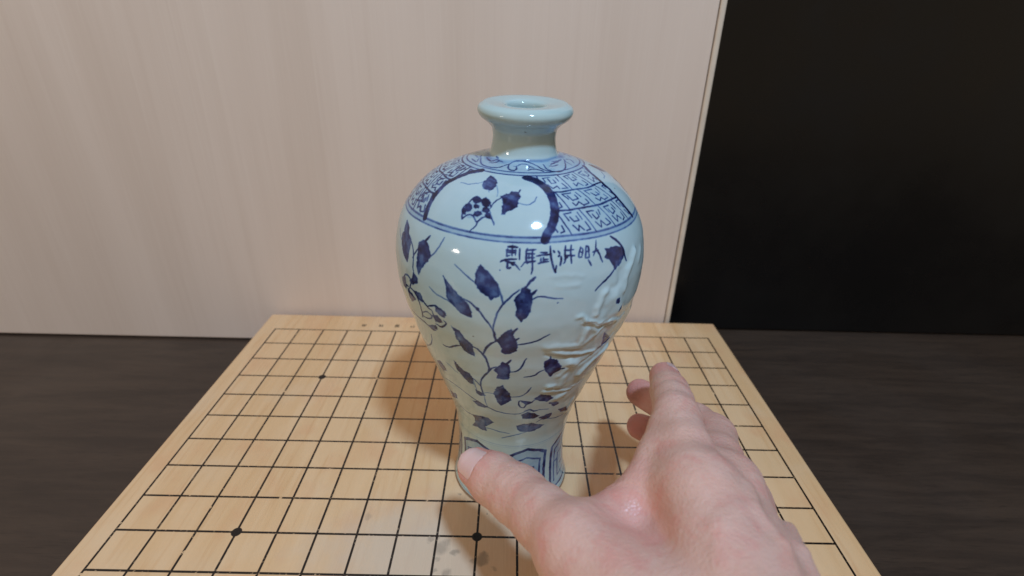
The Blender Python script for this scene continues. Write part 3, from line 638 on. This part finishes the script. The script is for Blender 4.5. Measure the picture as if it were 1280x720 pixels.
TT, SS = np.meshgrid(TD, s_out)
RR = np.broadcast_to(r_out[:, None], TT.shape)
ZZ = np.broadcast_to(z_out[:, None], TT.shape)
UU = np.radians(TT) * np.maximum(RR, 8)
N_A = vnoise(UU + 900, SS + 50, 2.2, 1) - .5
N_B = vnoise(UU + 900, SS + 50, 2.2, 2) - .5
N_C = vnoise(UU + 900, SS + 50, 5.5, 3)
N_D = vnoise(UU + 900, SS + 50, .9, 4) - .5
PIG = np.zeros(TT.shape)
def sstep(a, b, x):
    t = np.clip((x - a) / (b - a), 0, 1)
    return t * t * (3 - 2 * t)

def window(ts, ss, pad):
    smin, smax = min(ss) - pad, max(ss) + pad
    r0, r1 = np.searchsorted(s_out, smin), np.searchsorted(s_out, smax)
    if r1 - r0 < 1:
        return None
    rm = max(r_out[r0:r1].min(), 6)
    dpad = math.degrees(pad / rm)
    cm = np.where((TD > min(ts) - dpad) & (TD < max(ts) + dpad))[0]
    if len(cm) == 0:
        return None
    return slice(r0, r1), slice(cm[0], cm[-1] + 1)

def seg_dist(win, ts, ss, closed=False, warp=.28):
    rw, cw = win
    T = TT[rw, cw]; S = SS[rw, cw] + N_A[rw, cw] * warp * 2
    R = RR[rw, cw]; off = N_B[rw, cw] * warp * 2
    best = np.full(T.shape, 1e9); along = np.zeros(T.shape)
    n = len(ts); tot = 0; cum = [0]
    idx = range(n) if closed else range(n - 1)
    for i in idx:
        j = (i + 1) % n
        rm = np.interp((ss[i] + ss[j]) / 2, s_out, r_out)
        bx, by = math.radians(ts[j] - ts[i]) * rm, ss[j] - ss[i]
        L = math.hypot(bx, by)
        ax = np.radians(T - ts[i]) * R + off; ay = S - ss[i]
        h = np.clip((ax * bx + ay * by) / (L * L + 1e-9), 0, 1)
        d = np.hypot(ax - h * bx, ay - h * by)
        m = d < best
        best = np.where(m, d, best); along = np.where(m, tot + h * L, along)
        tot += L
    return best, along / (tot + 1e-9)

def wrap_t(ts):
    """bring a stroke into the -205..155 range as a whole"""
    m = sum(ts) / len(ts)
    k = 0
    while m + k < -205: k += 360
    while m + k > 155: k -= 360
    return [t + k for t in ts]

def blend(win, a):
    P = PIG[win]
    PIG[win] = np.maximum(P, a) + .35 * np.minimum(P, a) * (1 - np.maximum(P, a))

def line(w, alpha, pts, mask=None, taper=True, soft=.22):
    ts = wrap_t([q[0] for q in pts]); ss = [float(S_of(q[1])) for q in pts]
    win = window(ts, ss, w + 1.2)
    if win is None: return
    d, al = seg_dist(win, ts, ss, warp=.12)
    hw = w / 2 * (1 - (.40 * np.abs(2 * al - 1) ** 3 if taper else 0)) + min(w * .2, .22) * N_D[win]
    hw = np.maximum(hw, .2)
    a = sstep(hw + soft, hw - soft, d) * alpha * (.86 + .40 * (N_C[win] - .5) + .2 * N_A[win])
    if mask is not None: a = a * mask[win]
    blend(win, a)

def poly(alpha, pts, mask=None):
    ts = wrap_t([q[0] for q in pts]); ss = [float(S_of(q[1])) for q in pts]
    win = window(ts, ss, 1.5)
    if win is None: return
    d, _ = seg_dist(win, ts, ss, True, warp=.22)
    T = TT[win]; S = SS[win] + N_A[win] * .44; T = T + np.degrees(N_B[win] * .44 / np.maximum(RR[win], 10))
    ins = np.zeros(T.shape, bool); n = len(ts)
    for i in range(n):
        j = (i - 1) % n
        c = ((ss[i] > S) != (ss[j] > S)) & (T < (ts[j] - ts[i]) * (S - ss[i]) / (ss[j] - ss[i] + 1e-9) + ts[i])
        ins ^= c
    sd = np.where(ins, -d, d) + .55 * N_D[win] - (.22 if sum(ts) / n > -132 else .55)
    tone = .80 + .50 * (N_C[win] - .5) + .20 * np.exp(-d / .6) + .22 * N_A[win]
    a = sstep(.25, -.3, sd) * alpha * tone
    if mask is not None: a = a * mask[win]
    blend(win, np.clip(a, 0, 1.1))

def ring(z, w, alpha, soft=.25, jitter=.25):
    s0 = float(S_of(z))
    win = (slice(max(0, np.searchsorted(s_out, s0 - w - 2)), np.searchsorted(s_out, s0 + w + 2)), slice(0, NTH))
    d = np.abs(SS[win] - s0 + (vnoise(UU[win] + 900, SS[win] * 0, 17, 9) - .5) * jitter * 2)
    hw = w / 2 * (1 + .3 * N_D[win])
    blend(win, sstep(hw + soft, hw - soft, d) * alpha * (.7 + .5 * N_C[win]))

# shoulder: three white panels framed by thick strokes, lattice between them
ARC_L = [(-130.0,194.7),(-137.5,193.6),(-141.5,191.7),(-143.8,189.7),(-143.8,186.9),(-143.5,183.9),(-142.5,181.0),(-141.2,178.4),(-140.0,176.7)]
ARC_R = [(-88.2,194.2),(-82.2,193.7),(-78.0,192.7),(-75.5,191.5),(-74.2,189.9),(-74.0,187.7),(-74.5,185.0),(-76.0,182.2),(-78.0,179.5),(-80.2,177.4),(-81.0,175.8)]
zl = np.array([q[1] for q in ARC_L])[::-1]; tl = np.array([q[0] for q in ARC_L])[::-1]
zr = np.array([q[1] for q in ARC_R])[::-1]; tr = np.array([q[0] for q in ARC_R])[::-1]
LAT = ((ZZ > 176.7) & (ZZ < 194.9)).astype(float)
for kk in range(-1, 3):
    sh = 115.5 * kk if kk < 2 else 231
    for full in (-360, 0, 360):
        LAT[(TT > np.interp(ZZ, zl, tl) + sh + full) & (TT < np.interp(ZZ, zr, tr) + sh + full)] = 0
LATS = LAT.copy()
def lattice(sh):
    rows = ((190.5, 194.9, -80, 19, 3.5), (185.1, 190.5, -88, 16.6, 5.5), (176.7, 185.1, -87, 12.7, 6.0))
    for z in (190.5, 185.1):
        line(.8, .95, [(t + sh, z + .12 * math.sin(t * .3)) for t in range(-90, -10, 4)], LAT, False)
    for z0, z1, t0, dt, sl in rows:
        for q in range(6):
            t = t0 + q * dt
            line(.5, .9, [(t + sh, z1), (t + sl + sh, z0)], LAT, False)
            def C(u, v, t=t, z0=z0, z1=z1, dt=dt, sl=sl):
                u += random.uniform(-.04, .04); v += random.uniform(-.04, .04)
                return (t + u * dt + (1 - v) * sl + sh, z0 + v * (z1 - z0))
            for st in (((.24, .62), (.22, .84), (.58, .86)), ((.38, .74), (.40, .52), (.62, .54), (.64, .72)), ((.26, .40), (.30, .18), (.52, .36), (.56, .16)), ((.62, .14), (.84, .18), (.82, .44)), ((.78, .62), (.80, .84))):
                line(.56, .95, [C(*q2) for q2 in st], LAT, False)
for sh in (0, 115.5, 237, -122.5):
    lattice(sh)
for sh in (0, 115.5, 231):
    line(2.9 if sh == 0 else 2.0, 1.05, [(t + sh, z) for t, z in ARC_L], None, False)
    line(3.7, 1.0, [(t + sh, z) for t, z in ARC_R], None, False)
for z, w, a in ((194.75, .75, .75), (195.5, .6, .7), (176.75, .9, .55), (174.95, .7, .6), (47.8, .4, .28), (46.4, .3, .2), (5.2, 1.3, .75), (2.6, .5, .3)):
    ring(z, w, a)
# pale cobalt bleeding between the lines and round the neck
PIG += .17 * sstep(174.9, 175.5, ZZ) * sstep(177.0, 176.4, ZZ)
PIG += .17 * sstep(194.4, 195.2, ZZ) * sstep(199, 197.5, ZZ) + (.05 + .07 * LATS) * sstep(175, 178, ZZ) * sstep(196, 194, ZZ) + .035 * sstep(120, 172, ZZ) * sstep(178, 175, ZZ)
nz = 198.0 + 1.1 * (vnoise(UU * 0 + np.radians(TT) * 30 + 300, SS * 0, 14, 12) - .5)
PIG = np.maximum(PIG, .60 * np.exp(-((ZZ - nz) / .65) ** 2) * (.7 + .6 * (N_C - .5)))
# petal panels round the foot
for k7 in range(7):
    c = -49 + 25.7 + 51.43 * k7 - 180 * 0
    PT = [(-21, 6), (-21, 38), (-12, 41.5), (0, 44.5), (12, 41.5), (21, 38), (21, 6)]
    poly(.22, [(c + a * .97, b) for a, b in PT])
    line(2.0, .95, [(c + a, b) for a, b in PT], None, False)
    line(1.0, .8, [(c - 21, 6), (c, 4.6), (c + 21, 6)], None, False)
    for st, w in (([(-15, 10), (-15, 34), (0, 37.5), (15, 34), (15, 12), (-8, 11), (-8, 28), (8, 29), (8, 18), (-2, 18)], 1.3), ([(-15, 24), (-8, 24)], 1.5), ([(8, 24), (15, 22)], 1.4)):
        line(w, .75, [(c + a, b) for a, b in st], None, False)
# traced brushwork
for kind, w, a, pts in PAINT:
    if kind == 'L':
        w = (w * 1.4 + .12 if 160 > pts[0][1] or pts[0][1] > 176 else w * 1.45) if min(q[1] for q in pts) < 194.5 else w * 1.7 + .15
        a = min(a * 1.25, 1.1)
        line(w, a, pts)
    else:
        poly(a, pts)
    tm = sum(q[0] for q in pts) / len(pts); zm = sum(q[1] for q in pts) / len(pts)
    rot = []
    if 44 < zm < 172 and -140 < tm < -55: rot = [150]
    elif zm > 195: rot = [180]
    elif 176 < zm < 194 and -140 < tm < -75: rot = [115.5, 231]
    for sh in rot:
        q = [(t + sh, z) for t, z in pts]
        (line(w, a, q) if kind == 'L' else poly(a, q))
PIG = np.clip(PIG, 0, 1)

# applied dragon relief on the right flank
REL = np.zeros(TT.shape)
extra = [(9, 1.3, [(-22, 122), (-8, 128), (8, 122), (22, 132), (36, 142), (50, 136)]), (7, 1.1, [(-10, 105), (6, 100), (20, 106), (34, 112)]), (10, 1.0, [(10, 145), (22, 152), (34, 148)]), (6, .9, [(0, 88), (12, 84), (26, 92)])]
for w, h, pts in RELIEF + extra:
    w *= 1.45
    ts = wrap_t([q[0] for q in pts]); ss = [float(S_of(q[1])) for q in pts]
    win = window(ts, ss, w * 1.6)
    if win is None: continue
    d, al = seg_dist(win, ts, ss, warp=.5)
    REL[win] += h * .72 * np.exp(-(d / (w / 2)) ** 2) * (.85 + .3 * (N_C[win] - .5))
def blur(a, n):
    kk = np.hanning(n + 2)[1:-1]; kk /= kk.sum()
    for axn in (0, 1):
        a = np.apply_along_axis(lambda v: np.convolve(v, kk, 'same'), axn, a)
    return a
REL = 1.75 * blur(REL, 11)
near = sstep(-84, -62, TT) * sstep(62, 40, TT) * sstep(66, 80, ZZ) * sstep(172, 160, ZZ)
REL += near * ((vnoise(UU + 900, SS, 7.5, 21) - .5) * .22 + (vnoise(UU + 900, SS, 3.4, 22) - .5) * .05)
lap = REL.copy()
for ax in (0, 1):
    kk2 = np.ones(13) / 13
    lap = np.apply_along_axis(lambda v: np.convolve(v, kk2, 'same'), ax, lap)
IRON = np.clip((lap - REL - .03) * 6.0, 0, 1) * near * sstep(146, 124, ZZ)
for pts in ([(-77, 121.7), (-67, 118.6), (-57.5, 116.9), (-45.8, 117.1), (-38.8, 118.2), (-34, 121)], [(-53.8, 130.3), (-50, 131.8), (-43.5, 131.4), (-39.8, 130.9), (-34, 133)], [(-72, 96.9), (-62, 93.8), (-52.5, 92.2), (-44, 94)], [(-64, 140), (-60.3, 138.2), (-54.5, 136.2), (-49, 136.5)]):
    ts = [q[0] for q in pts]; ss = [float(S_of(q[1])) for q in pts]
    win = window(ts, ss, 3)
    d, al = seg_dist(win, ts, ss, warp=.5)
    IRON[win] = np.maximum(IRON[win], np.exp(-(d / .55) ** 2) * (1 - np.abs(2 * al - 1) ** 4) * .95)
    REL[win] -= .35 * np.exp(-(d / .6) ** 2)
# gentle handmade throwing rings
REL += .06 * np.sin(SS / 2.3 + 2 * N_C) * sstep(20, 60, ZZ) * sstep(190, 160, ZZ)
REL *= sstep(0, 12, ZZ) * sstep(196, 190, ZZ)

dz, dr = np.gradient(z_out), np.gradient(r_out)
nl = np.hypot(dz, dr); nr, nzv = dz / nl, -dr / nl
r_full = RR + REL * nr[:, None]; z_full = ZZ + REL * nzv[:, None]
G = place(r_full, z_full, TH[None, :])
Gi = np.stack([place(np.full(NTH, r), np.full(NTH, float(z)), TH) for z, r in inner])
ALL = np.concatenate([G, Gi]); NR = len(ALL)
nx = np.concatenate([ALL[:, -1:], ALL, ALL[:, :1]], 1)
du = nx[:, 2:] - nx[:, :-2]
dv = np.gradient(ALL, axis=0)
NRM = np.cross(du, dv); NRM /= np.linalg.norm(NRM, axis=2, keepdims=True) + 1e-12
ATT = np.concatenate([PIG, np.zeros((len(inner), NTH))]); ATB = np.concatenate([IRON, np.zeros((len(inner), NTH))])

def vase_part(name, r0, r1, mat, parent):
    P = ALL[r0:r1 + 1]; n = len(P)
    me = bpy.data.meshes.new(name)
    I = np.arange(n * NTH).reshape(n, NTH)
    J = np.roll(I, -1, 1)
    F = np.stack([I[:-1], J[:-1], J[1:], I[1:]], -1).reshape(-1, 4)
    me.vertices.add(n * NTH); me.vertices.foreach_set('co', P.reshape(-1).astype(np.float32))
    me.loops.add(F.size); me.loops.foreach_set('vertex_index', F.reshape(-1).astype(np.int32))
    me.polygons.add(len(F)); me.polygons.foreach_set('loop_start', np.arange(0, F.size, 4, dtype=np.int32))
    me.polygons.foreach_set('loop_total', np.full(len(F), 4, dtype=np.int32))
    me.update(calc_edges=True)
    me.polygons.foreach_set('use_smooth', np.ones(len(F), bool))
    for an, A in (('pigment', ATT), ('iron_stain', ATB)):
        at = me.attributes.new(an, 'FLOAT', 'POINT')
        at.data.foreach_set('value', A[r0:r1 + 1].reshape(-1).astype(np.float32))
    me.normals_split_custom_set_from_vertices(NRM[r0:r1 + 1].reshape(-1, 3).astype(np.float32))
    me.materials.append(mat)
    o = bpy.data.objects.new(name, me); col.objects.link(o); o.parent = parent
    return o
vase = empty('porcelain_vase', (VX / 1000, VY / 1000, .0003))
tag(vase, 'blue and white celadon porcelain vase with leaf sprigs and dragon relief on go board', 'vase')
row = lambda z: int(np.argmin(np.abs(z_out - z)))
r1, r2, r3, r4 = 6, row(46.0), row(198.6), row(211.5)
base_rows = [(0, r1, 'foot_ring', M_CLAY), (r1, r2, 'foot', M_GLAZE), (r2, r3, 'body', M_GLAZE), (r3, r4, 'neck', M_GLAZE), (r4, NR - 1, 'mouth_rim', M_GLAZE)]
for a, b, nm, mt in base_rows:
    o = vase_part(nm, a, b, mt, vase)
    if nm == 'body':
        o['label'] = 'bulging body painted with cobalt leaves, inscription, lattice and a raised dragon'
    if nm == 'foot':
        o['label'] = 'waisted foot with cobalt petal panels'
# ------------------------------------------------------------------ hand (mm, world axes)
A = lambda *v: np.array(v, float)
FING = {
 'index': [(A(84,-57,100), 12.5), (A(87,-36,100), 10.8), (A(90,-14,98), 10.4), (A(93,0,95), 9.2), (A(95,12,92), 9.2), (A(98.5,33,86), 7.9)],
 'middle': [(A(101,-44,88), 12.5), (A(110,-20,80), 10.6), (A(118,4,72), 10.4), (A(115,21,66), 9.5), (A(108,38,60), 9.4), (A(95.5,60,54.5), 8.3)],
 'ring': [(A(114,-34,68), 12), (A(120,-10,58), 10.2), (A(124,12,49), 10), (A(118,27,43), 9.2), (A(110,40,37.5), 9), (A(97.5,56,31.5), 8)],
 'little': [(A(122,-26,47), 11), (A(127,-10,39), 9), (A(131,6,32), 8.6), (A(128,15,28), 7.8), (A(124,24,24), 7.6), (A(114,38,17), 6.6)],
}
THUMB = [(A(64,-104,88), 19), (A(40,-68,84), 14.2), (A(30,-52,78.5), 12.0), (A(20,-36,73), 12.2), (A(10,-24.5,69.5), 11.2), (A(1.5,-14.5,66), 9.4)]
WEB = [(A(44, -66, 81), 10), (A(48, -59.5, 81), 9.0), (A(59.2, -54.5, 84.5), 9.0), (A(71, -47, 90), 9.2), (A(78.8, -35.9, 94), 9.6), (A(86, -20, 97), 9.8)]
WRIST = A(92, -150, 92)
ELBOW = A(150, -400, 120)
STEP = 1.15
lo, hi = A(-16, -330, -2), A(178, 68, 126)
ax = [np.arange(lo[i], hi[i], STEP, dtype=np.float32) for i in range(3)]
GX, GY, GZ = np.meshgrid(*ax, indexing='ij')
SHAPE = GX.shape
def cone(a, b, ra, rb, sl=None):
    """tapered capsule distance; evaluated on a slab of the grid"""
    a = a.astype(np.float32); b = b.astype(np.float32); d = b - a
    px, py, pz = GX[sl] - a[0], GY[sl] - a[1], GZ[sl] - a[2]
    h = np.clip((px * d[0] + py * d[1] + pz * d[2]) / float(d @ d), 0, 1)
    return np.sqrt((px - h * d[0]) ** 2 + (py - h * d[1]) ** 2 + (pz - h * d[2]) ** 2) - (ra + (rb - ra) * h).astype(np.float32)
def smin(a, b, k):
    h = np.clip(k - np.abs(a - b), 0, None) / k
    return np.minimum(a, b) - h * h * (k * .25)
FULL = (slice(None),) * 3
def slab(pts, pad):
    P = np.array(pts); r = []
    for i in range(3):
        r.append(slice(max(0, int((P[:, i].min() - pad - lo[i]) / STEP)), int((P[:, i].max() + pad - lo[i]) / STEP) + 2))
    return tuple(r)
def chain(items, k=3.0, pad=34):
    sl = slab([q[0] for q in items], pad)
    D = np.full(GX[sl].shape, 60., np.float32)
    for (a, ra), (b, rb) in zip(items[:-1], items[1:]):
        D = smin(D, cone(a, b, ra, rb, sl), k)
    return D, sl
F = np.full(SHAPE, 60., np.float32)
def add(items, k, inner=3.0, pad=34):
    D, sl = chain(items, inner, pad)
    F[sl] = smin(F[sl], D, k)
# metacarpals, wrist and forearm as one mass
add([(ELBOW, 40), (A(104, -210, 98), 30), (WRIST, 26)], 6, 12, 60)
for nm, r0, r1 in (('index', 19, 13.5), ('middle', 20, 13.5), ('ring', 19, 13), ('little', 17, 12)):
    off = {'index': A(-6, 4, 10), 'middle': A(0, 0, 3), 'ring': A(3, 0, -6), 'little': A(6, 0, -14)}[nm]
    add([(WRIST + off, r0), (FING[nm][0][0], r1)], 14, 3, 44)
# thenar mass and the web between thumb and index
add([(A(86, -140, 88), 21), (A(64, -106, 84), 21), (A(44, -74, 82), 14.5)], 14, 8, 50)
add([(A(60, -84, 79), 12.5), (A(82, -62, 86), 11)], 10, 3, 40)
add(WEB, 9, 6, 34)
add(THUMB, 7, 4.0)
for nm in ('index', 'middle', 'ring', 'little'):
    D, sl = chain(FING[nm], 3.0)
    base = np.sqrt(((np.stack([GX[sl], GY[sl], GZ[sl]], -1) - FING[nm][0][0].astype(np.float32)) ** 2).sum(-1))
    kk3 = 1.2 + 6.5 * np.clip(1 - (base - 12) / 26, 0, 1)       # blend near the knuckle, keep the tips apart
    h = np.clip(kk3 - np.abs(F[sl] - D), 0, None) / kk3
    F[sl] = np.minimum(F[sl], D) - h * h * kk3 * .25
# knuckles, extensor tendons and a couple of veins on the back of the hand
DORS = A(.72, -.25, .64)
for nm in ('index', 'middle', 'ring', 'little'):
    c = FING[nm][0][0] + DORS * 5
    add([(c, 9.5), (c + A(-1, -4, 1), 9.0)], 9, 3, 26)
    m0 = WRIST + {'index': A(-6, 4, 10), 'middle': A(0, 0, 3), 'ring': A(3, 0, -6), 'little': A(6, 0, -14)}[nm]
    add([(m0 + (c - m0) * .25 + DORS * 11, 4), (m0 + (c - m0) * .65 + DORS * 8.5, 3.6), (c + DORS * 2, 3.6)], 5, 2, 20)
for vp in ([A(96, -104, 112), A(100, -88, 111), A(97, -74, 110), A(101, -62, 107)], [A(108, -100, 104), A(112, -82, 100), A(118, -66, 92)], [A(78, -98, 112), A(82, -84, 113), A(90, -76, 112)]):
    add([(q - DORS * 0.5, 2.4) for q in vp], 3.5, 2, 14)
# skin folds over the thumb joint and at the web
def fold(c, axis, radius, depth, width, n=3, gap=2.0):
    axis = axis / np.linalg.norm(axis)
    sl = slab([c], radius + 8)
    px, py, pz = GX[sl] - c[0], GY[sl] - c[1], GZ[sl] - c[2]
    s = px * axis[0] + py * axis[1] + pz * axis[2]
    rad = np.sqrt(px ** 2 + py ** 2 + pz ** 2)
    m = np.clip(1 - rad / (radius + 6), 0, 1) ** .5
    for i in range(n):
        u = s - (i - (n - 1) / 2) * gap + .5 * np.sin(px * .5 + i)
        F[sl] += (depth * np.exp(-(u / width) ** 2) * m).astype(np.float32)
tax = THUMB[3][0] - THUMB[5][0]
fold(THUMB[3][0], tax, 13, .85, .7, 4, 2.5)
fold(THUMB[1][0] + A(4, 6, 8), A(1, .55, -.2), 14, .5, .8, 3, 3.5)
fold(A(66, -50, 92), A(.5, 1, 0), 16, .45, .8, 3, 4.0)
for nm in ('index', 'middle'):
    fold(FING[nm][2][0], FING[nm][3][0] - FING[nm][1][0], 11, .7, .7, 3, 2.3)
    fold(FING[nm][4][0], FING[nm][5][0] - FING[nm][3][0], 9, .55, .6, 2, 2.0)

def nail_bed(tip, prev, rt, dorsal, length, half, depth):
    ax_ = tip - prev; ax_ = ax_ / np.linalg.norm(ax_)
    n = dorsal - ax_ * (dorsal @ ax_); n /= np.linalg.norm(n)
    b = np.cross(ax_, n)
    sl = slab([tip], 24)
    q = [GX[sl] - tip[0], GY[sl] - tip[1], GZ[sl] - tip[2]]
    dot = lambda v: q[0] * v[0] + q[1] * v[1] + q[2] * v[2]
    y, u, v = dot(ax_), dot(n), dot(b)
    e = 2 * (rt * .62 - y) / length - 1
    wid = half * np.clip(1 - np.abs(e) ** 4.5, 0, 1) ** .42
    m = (wid - np.abs(np.arctan2(v, u))) * rt
    F[sl] += (depth * sstep(-.6, .9, m) * (np.abs(e) < 1)).astype(np.float32)
    ridge = np.exp(-((m + .9) / 1.0) ** 2) * sstep(.15, .5, e) * (e < 1.25) * (u > 0)
    F[sl] -= (.55 * ridge).astype(np.float32)
T_DORS = (A(14.5, -196, 251) - THUMB[5][0]) + A(10, 0, 30)
nail_bed(THUMB[5][0], THUMB[4][0], 9.4, T_DORS, 16.0, .92, 1.25)

def surface_nets(F, lo, step):
    S = F < 0
    c = np.zeros(tuple(n - 1 for n in F.shape), np.int8)
    for i in (0, 1):
        for j in (0, 1):
            for k in (0, 1):
                c += S[i:F.shape[0]-1+i, j:F.shape[1]-1+j, k:F.shape[2]-1+k]
    act = (c > 0) & (c < 8)
    I = np.argwhere(act)
    idx = -np.ones(act.shape, np.int64); idx[act] = np.arange(len(I))
    acc = np.zeros((len(I), 3)); cnt = np.zeros(len(I))
    corners = [(i, j, k) for i in (0, 1) for j in (0, 1) for k in (0, 1)]
    for a in corners:
        for d in range(3):
            if a[d]: continue
            b = list(a); b[d] = 1
            fa = F[I[:, 0]+a[0], I[:, 1]+a[1], I[:, 2]+a[2]].astype(float); fb = F[I[:, 0]+b[0], I[:, 1]+b[1], I[:, 2]+b[2]].astype(float)
            m = (fa < 0) != (fb < 0)
            t = np.where(m, fa / np.where(m, fa - fb, 1), 0)
            p = np.tile(np.array(a, float), (len(I), 1)); p[:, d] = t
            acc[m] += p[m]; cnt[m] += 1
    V = lo + step * (I + acc / cnt[:, None])
    faces = []
    for d in range(3):
        e, f = (d + 1) % 3, (d + 2) % 3
        sA = [slice(1, -1)] * 3; sA[d] = slice(0, -1); sB = list(sA); sB[d] = slice(1, None)
        a, b = S[tuple(sA)], S[tuple(sB)]
        for flip, mk in ((False, a & ~b), (True, ~a & b)):
            q = np.argwhere(mk)
            for c_ in (e, f): q[:, c_] += 1
            def at(de, df):
                w = q.copy(); w[:, e] -= de; w[:, f] -= df
                return idx[w[:, 0], w[:, 1], w[:, 2]]
            quad = np.stack([at(1, 1), at(0, 1), at(0, 0), at(1, 0)], 1)
            if flip: quad = quad[:, ::-1]
            faces.append(quad[(quad >= 0).all(1)])
    return V, np.concatenate(faces)
HV, HF = surface_nets(F, lo, STEP)
me = bpy.data.meshes.new('hand')
me.vertices.add(len(HV)); me.vertices.foreach_set('co', (HV / 1000).reshape(-1).astype(np.float32))
me.loops.add(HF.size); me.loops.foreach_set('vertex_index', HF.reshape(-1).astype(np.int32))
me.polygons.add(len(HF)); me.polygons.foreach_set('loop_start', np.arange(0, HF.size, 4, dtype=np.int32))
me.polygons.foreach_set('loop_total', np.full(len(HF), 4, dtype=np.int32))
me.update(calc_edges=True); me.validate()
me.polygons.foreach_set('use_smooth', np.ones(len(me.polygons), bool))
fl = np.zeros(len(HV))
for c, r, a in [(q, 14, .75) for q, _ in WEB[:4]] + [(THUMB[5][0], 22, .9), (THUMB[3][0], 13, .45), (A(60, -66, 86), 26, .35), (THUMB[1][0], 18, .3)] + [(FING[n][5][0], 22, 1.0) for n in FING] + [(FING[n][2][0], 12, .4) for n in FING] + [(FING[n][0][0], 14, .35) for n in FING]:
    fl = np.maximum(fl, a * np.clip(1 - np.linalg.norm(HV - c, axis=1) / r, 0, 1) ** .7)
at = me.attributes.new('flush', 'FLOAT', 'POINT'); at.data.foreach_set('value', fl.astype(np.float32))
me.materials.append(M_SKIN)
hand = bpy.data.objects.new('hand', me); col.objects.link(hand)
tag(hand, 'right hand reaching in from lower right with thumb before the vase foot', 'hand')
sm = hand.modifiers.new('smooth', 'SMOOTH'); sm.factor = .5; sm.iterations = 3

def nail(tip, prev, rt, rp, dorsal, length, half, lift):
    """curved nail plate lying on the back of a finger tip"""
    ax_ = tip - prev; ax_ /= np.linalg.norm(ax_)
    n = dorsal - ax_ * (dorsal @ ax_); n /= np.linalg.norm(n)
    b = np.cross(ax_, n)
    L0 = np.linalg.norm(tip - prev)
    NU, NV = 17, 17
    v, f = [], []
    for layer in (0, 1):
        for j in range(NV):
            w = j / (NV - 1)
            y = rt * .62 - length * w                     # along the axis from the tip centre, towards the joint
            e = 2 * w - 1
            wid = half * (1 - abs(e) ** 4.5) ** .42 if abs(e) < 1 else 0.0
            t = np.clip(-y / L0, 0, 1)
            r = rt + (rp - rt) * t
            if y > 0: r = math.sqrt(max(r * r - (y * .80) ** 2, 1))
            for i in range(NU):
                ph = (2 * i / (NU - 1) - 1) * wid
                rr = r + lift - (0 if layer == 0 else .9) - .5 * (abs(ph) / half) ** 2 * .5
                c = tip + ax_ * y
                v.append((c + rr * (n * math.cos(ph) + b * math.sin(ph))) / 1000)
    for layer in (0, 1):
        o = layer * NU * NV
        for j in range(NV - 1):
            for i in range(NU - 1):
                q = (o + j*NU+i, o + j*NU+i+1, o + (j+1)*NU+i+1, o + (j+1)*NU+i)
                f.append(q if layer == 0 else q[::-1])
    ob = mesh_obj('nail', v, f, M_NAIL, hand, True)
    return ob
camv = A(14.5, -196, 251)
nail(THUMB[5][0], THUMB[4][0], 9.4, 11.2, T_DORS, 15.4, .86, -.25)
nail(FING['index'][5][0], FING['index'][4][0], 7.9, 9.2, A(.75, .2, .7), 11.5, .70, .2)
nail(FING['middle'][5][0], FING['middle'][4][0], 7.9, 9.2, A(.8, .5, .2), 11.5, .70, .2)
nail(FING['ring'][5][0], FING['ring'][4][0], 7.6, 8.8, A(.8, .5, .1), 11, .70, .2)
nail(FING['little'][5][0], FING['little'][4][0], 6.6, 7.6, A(.8, .5, 0), 9, .70, .2)
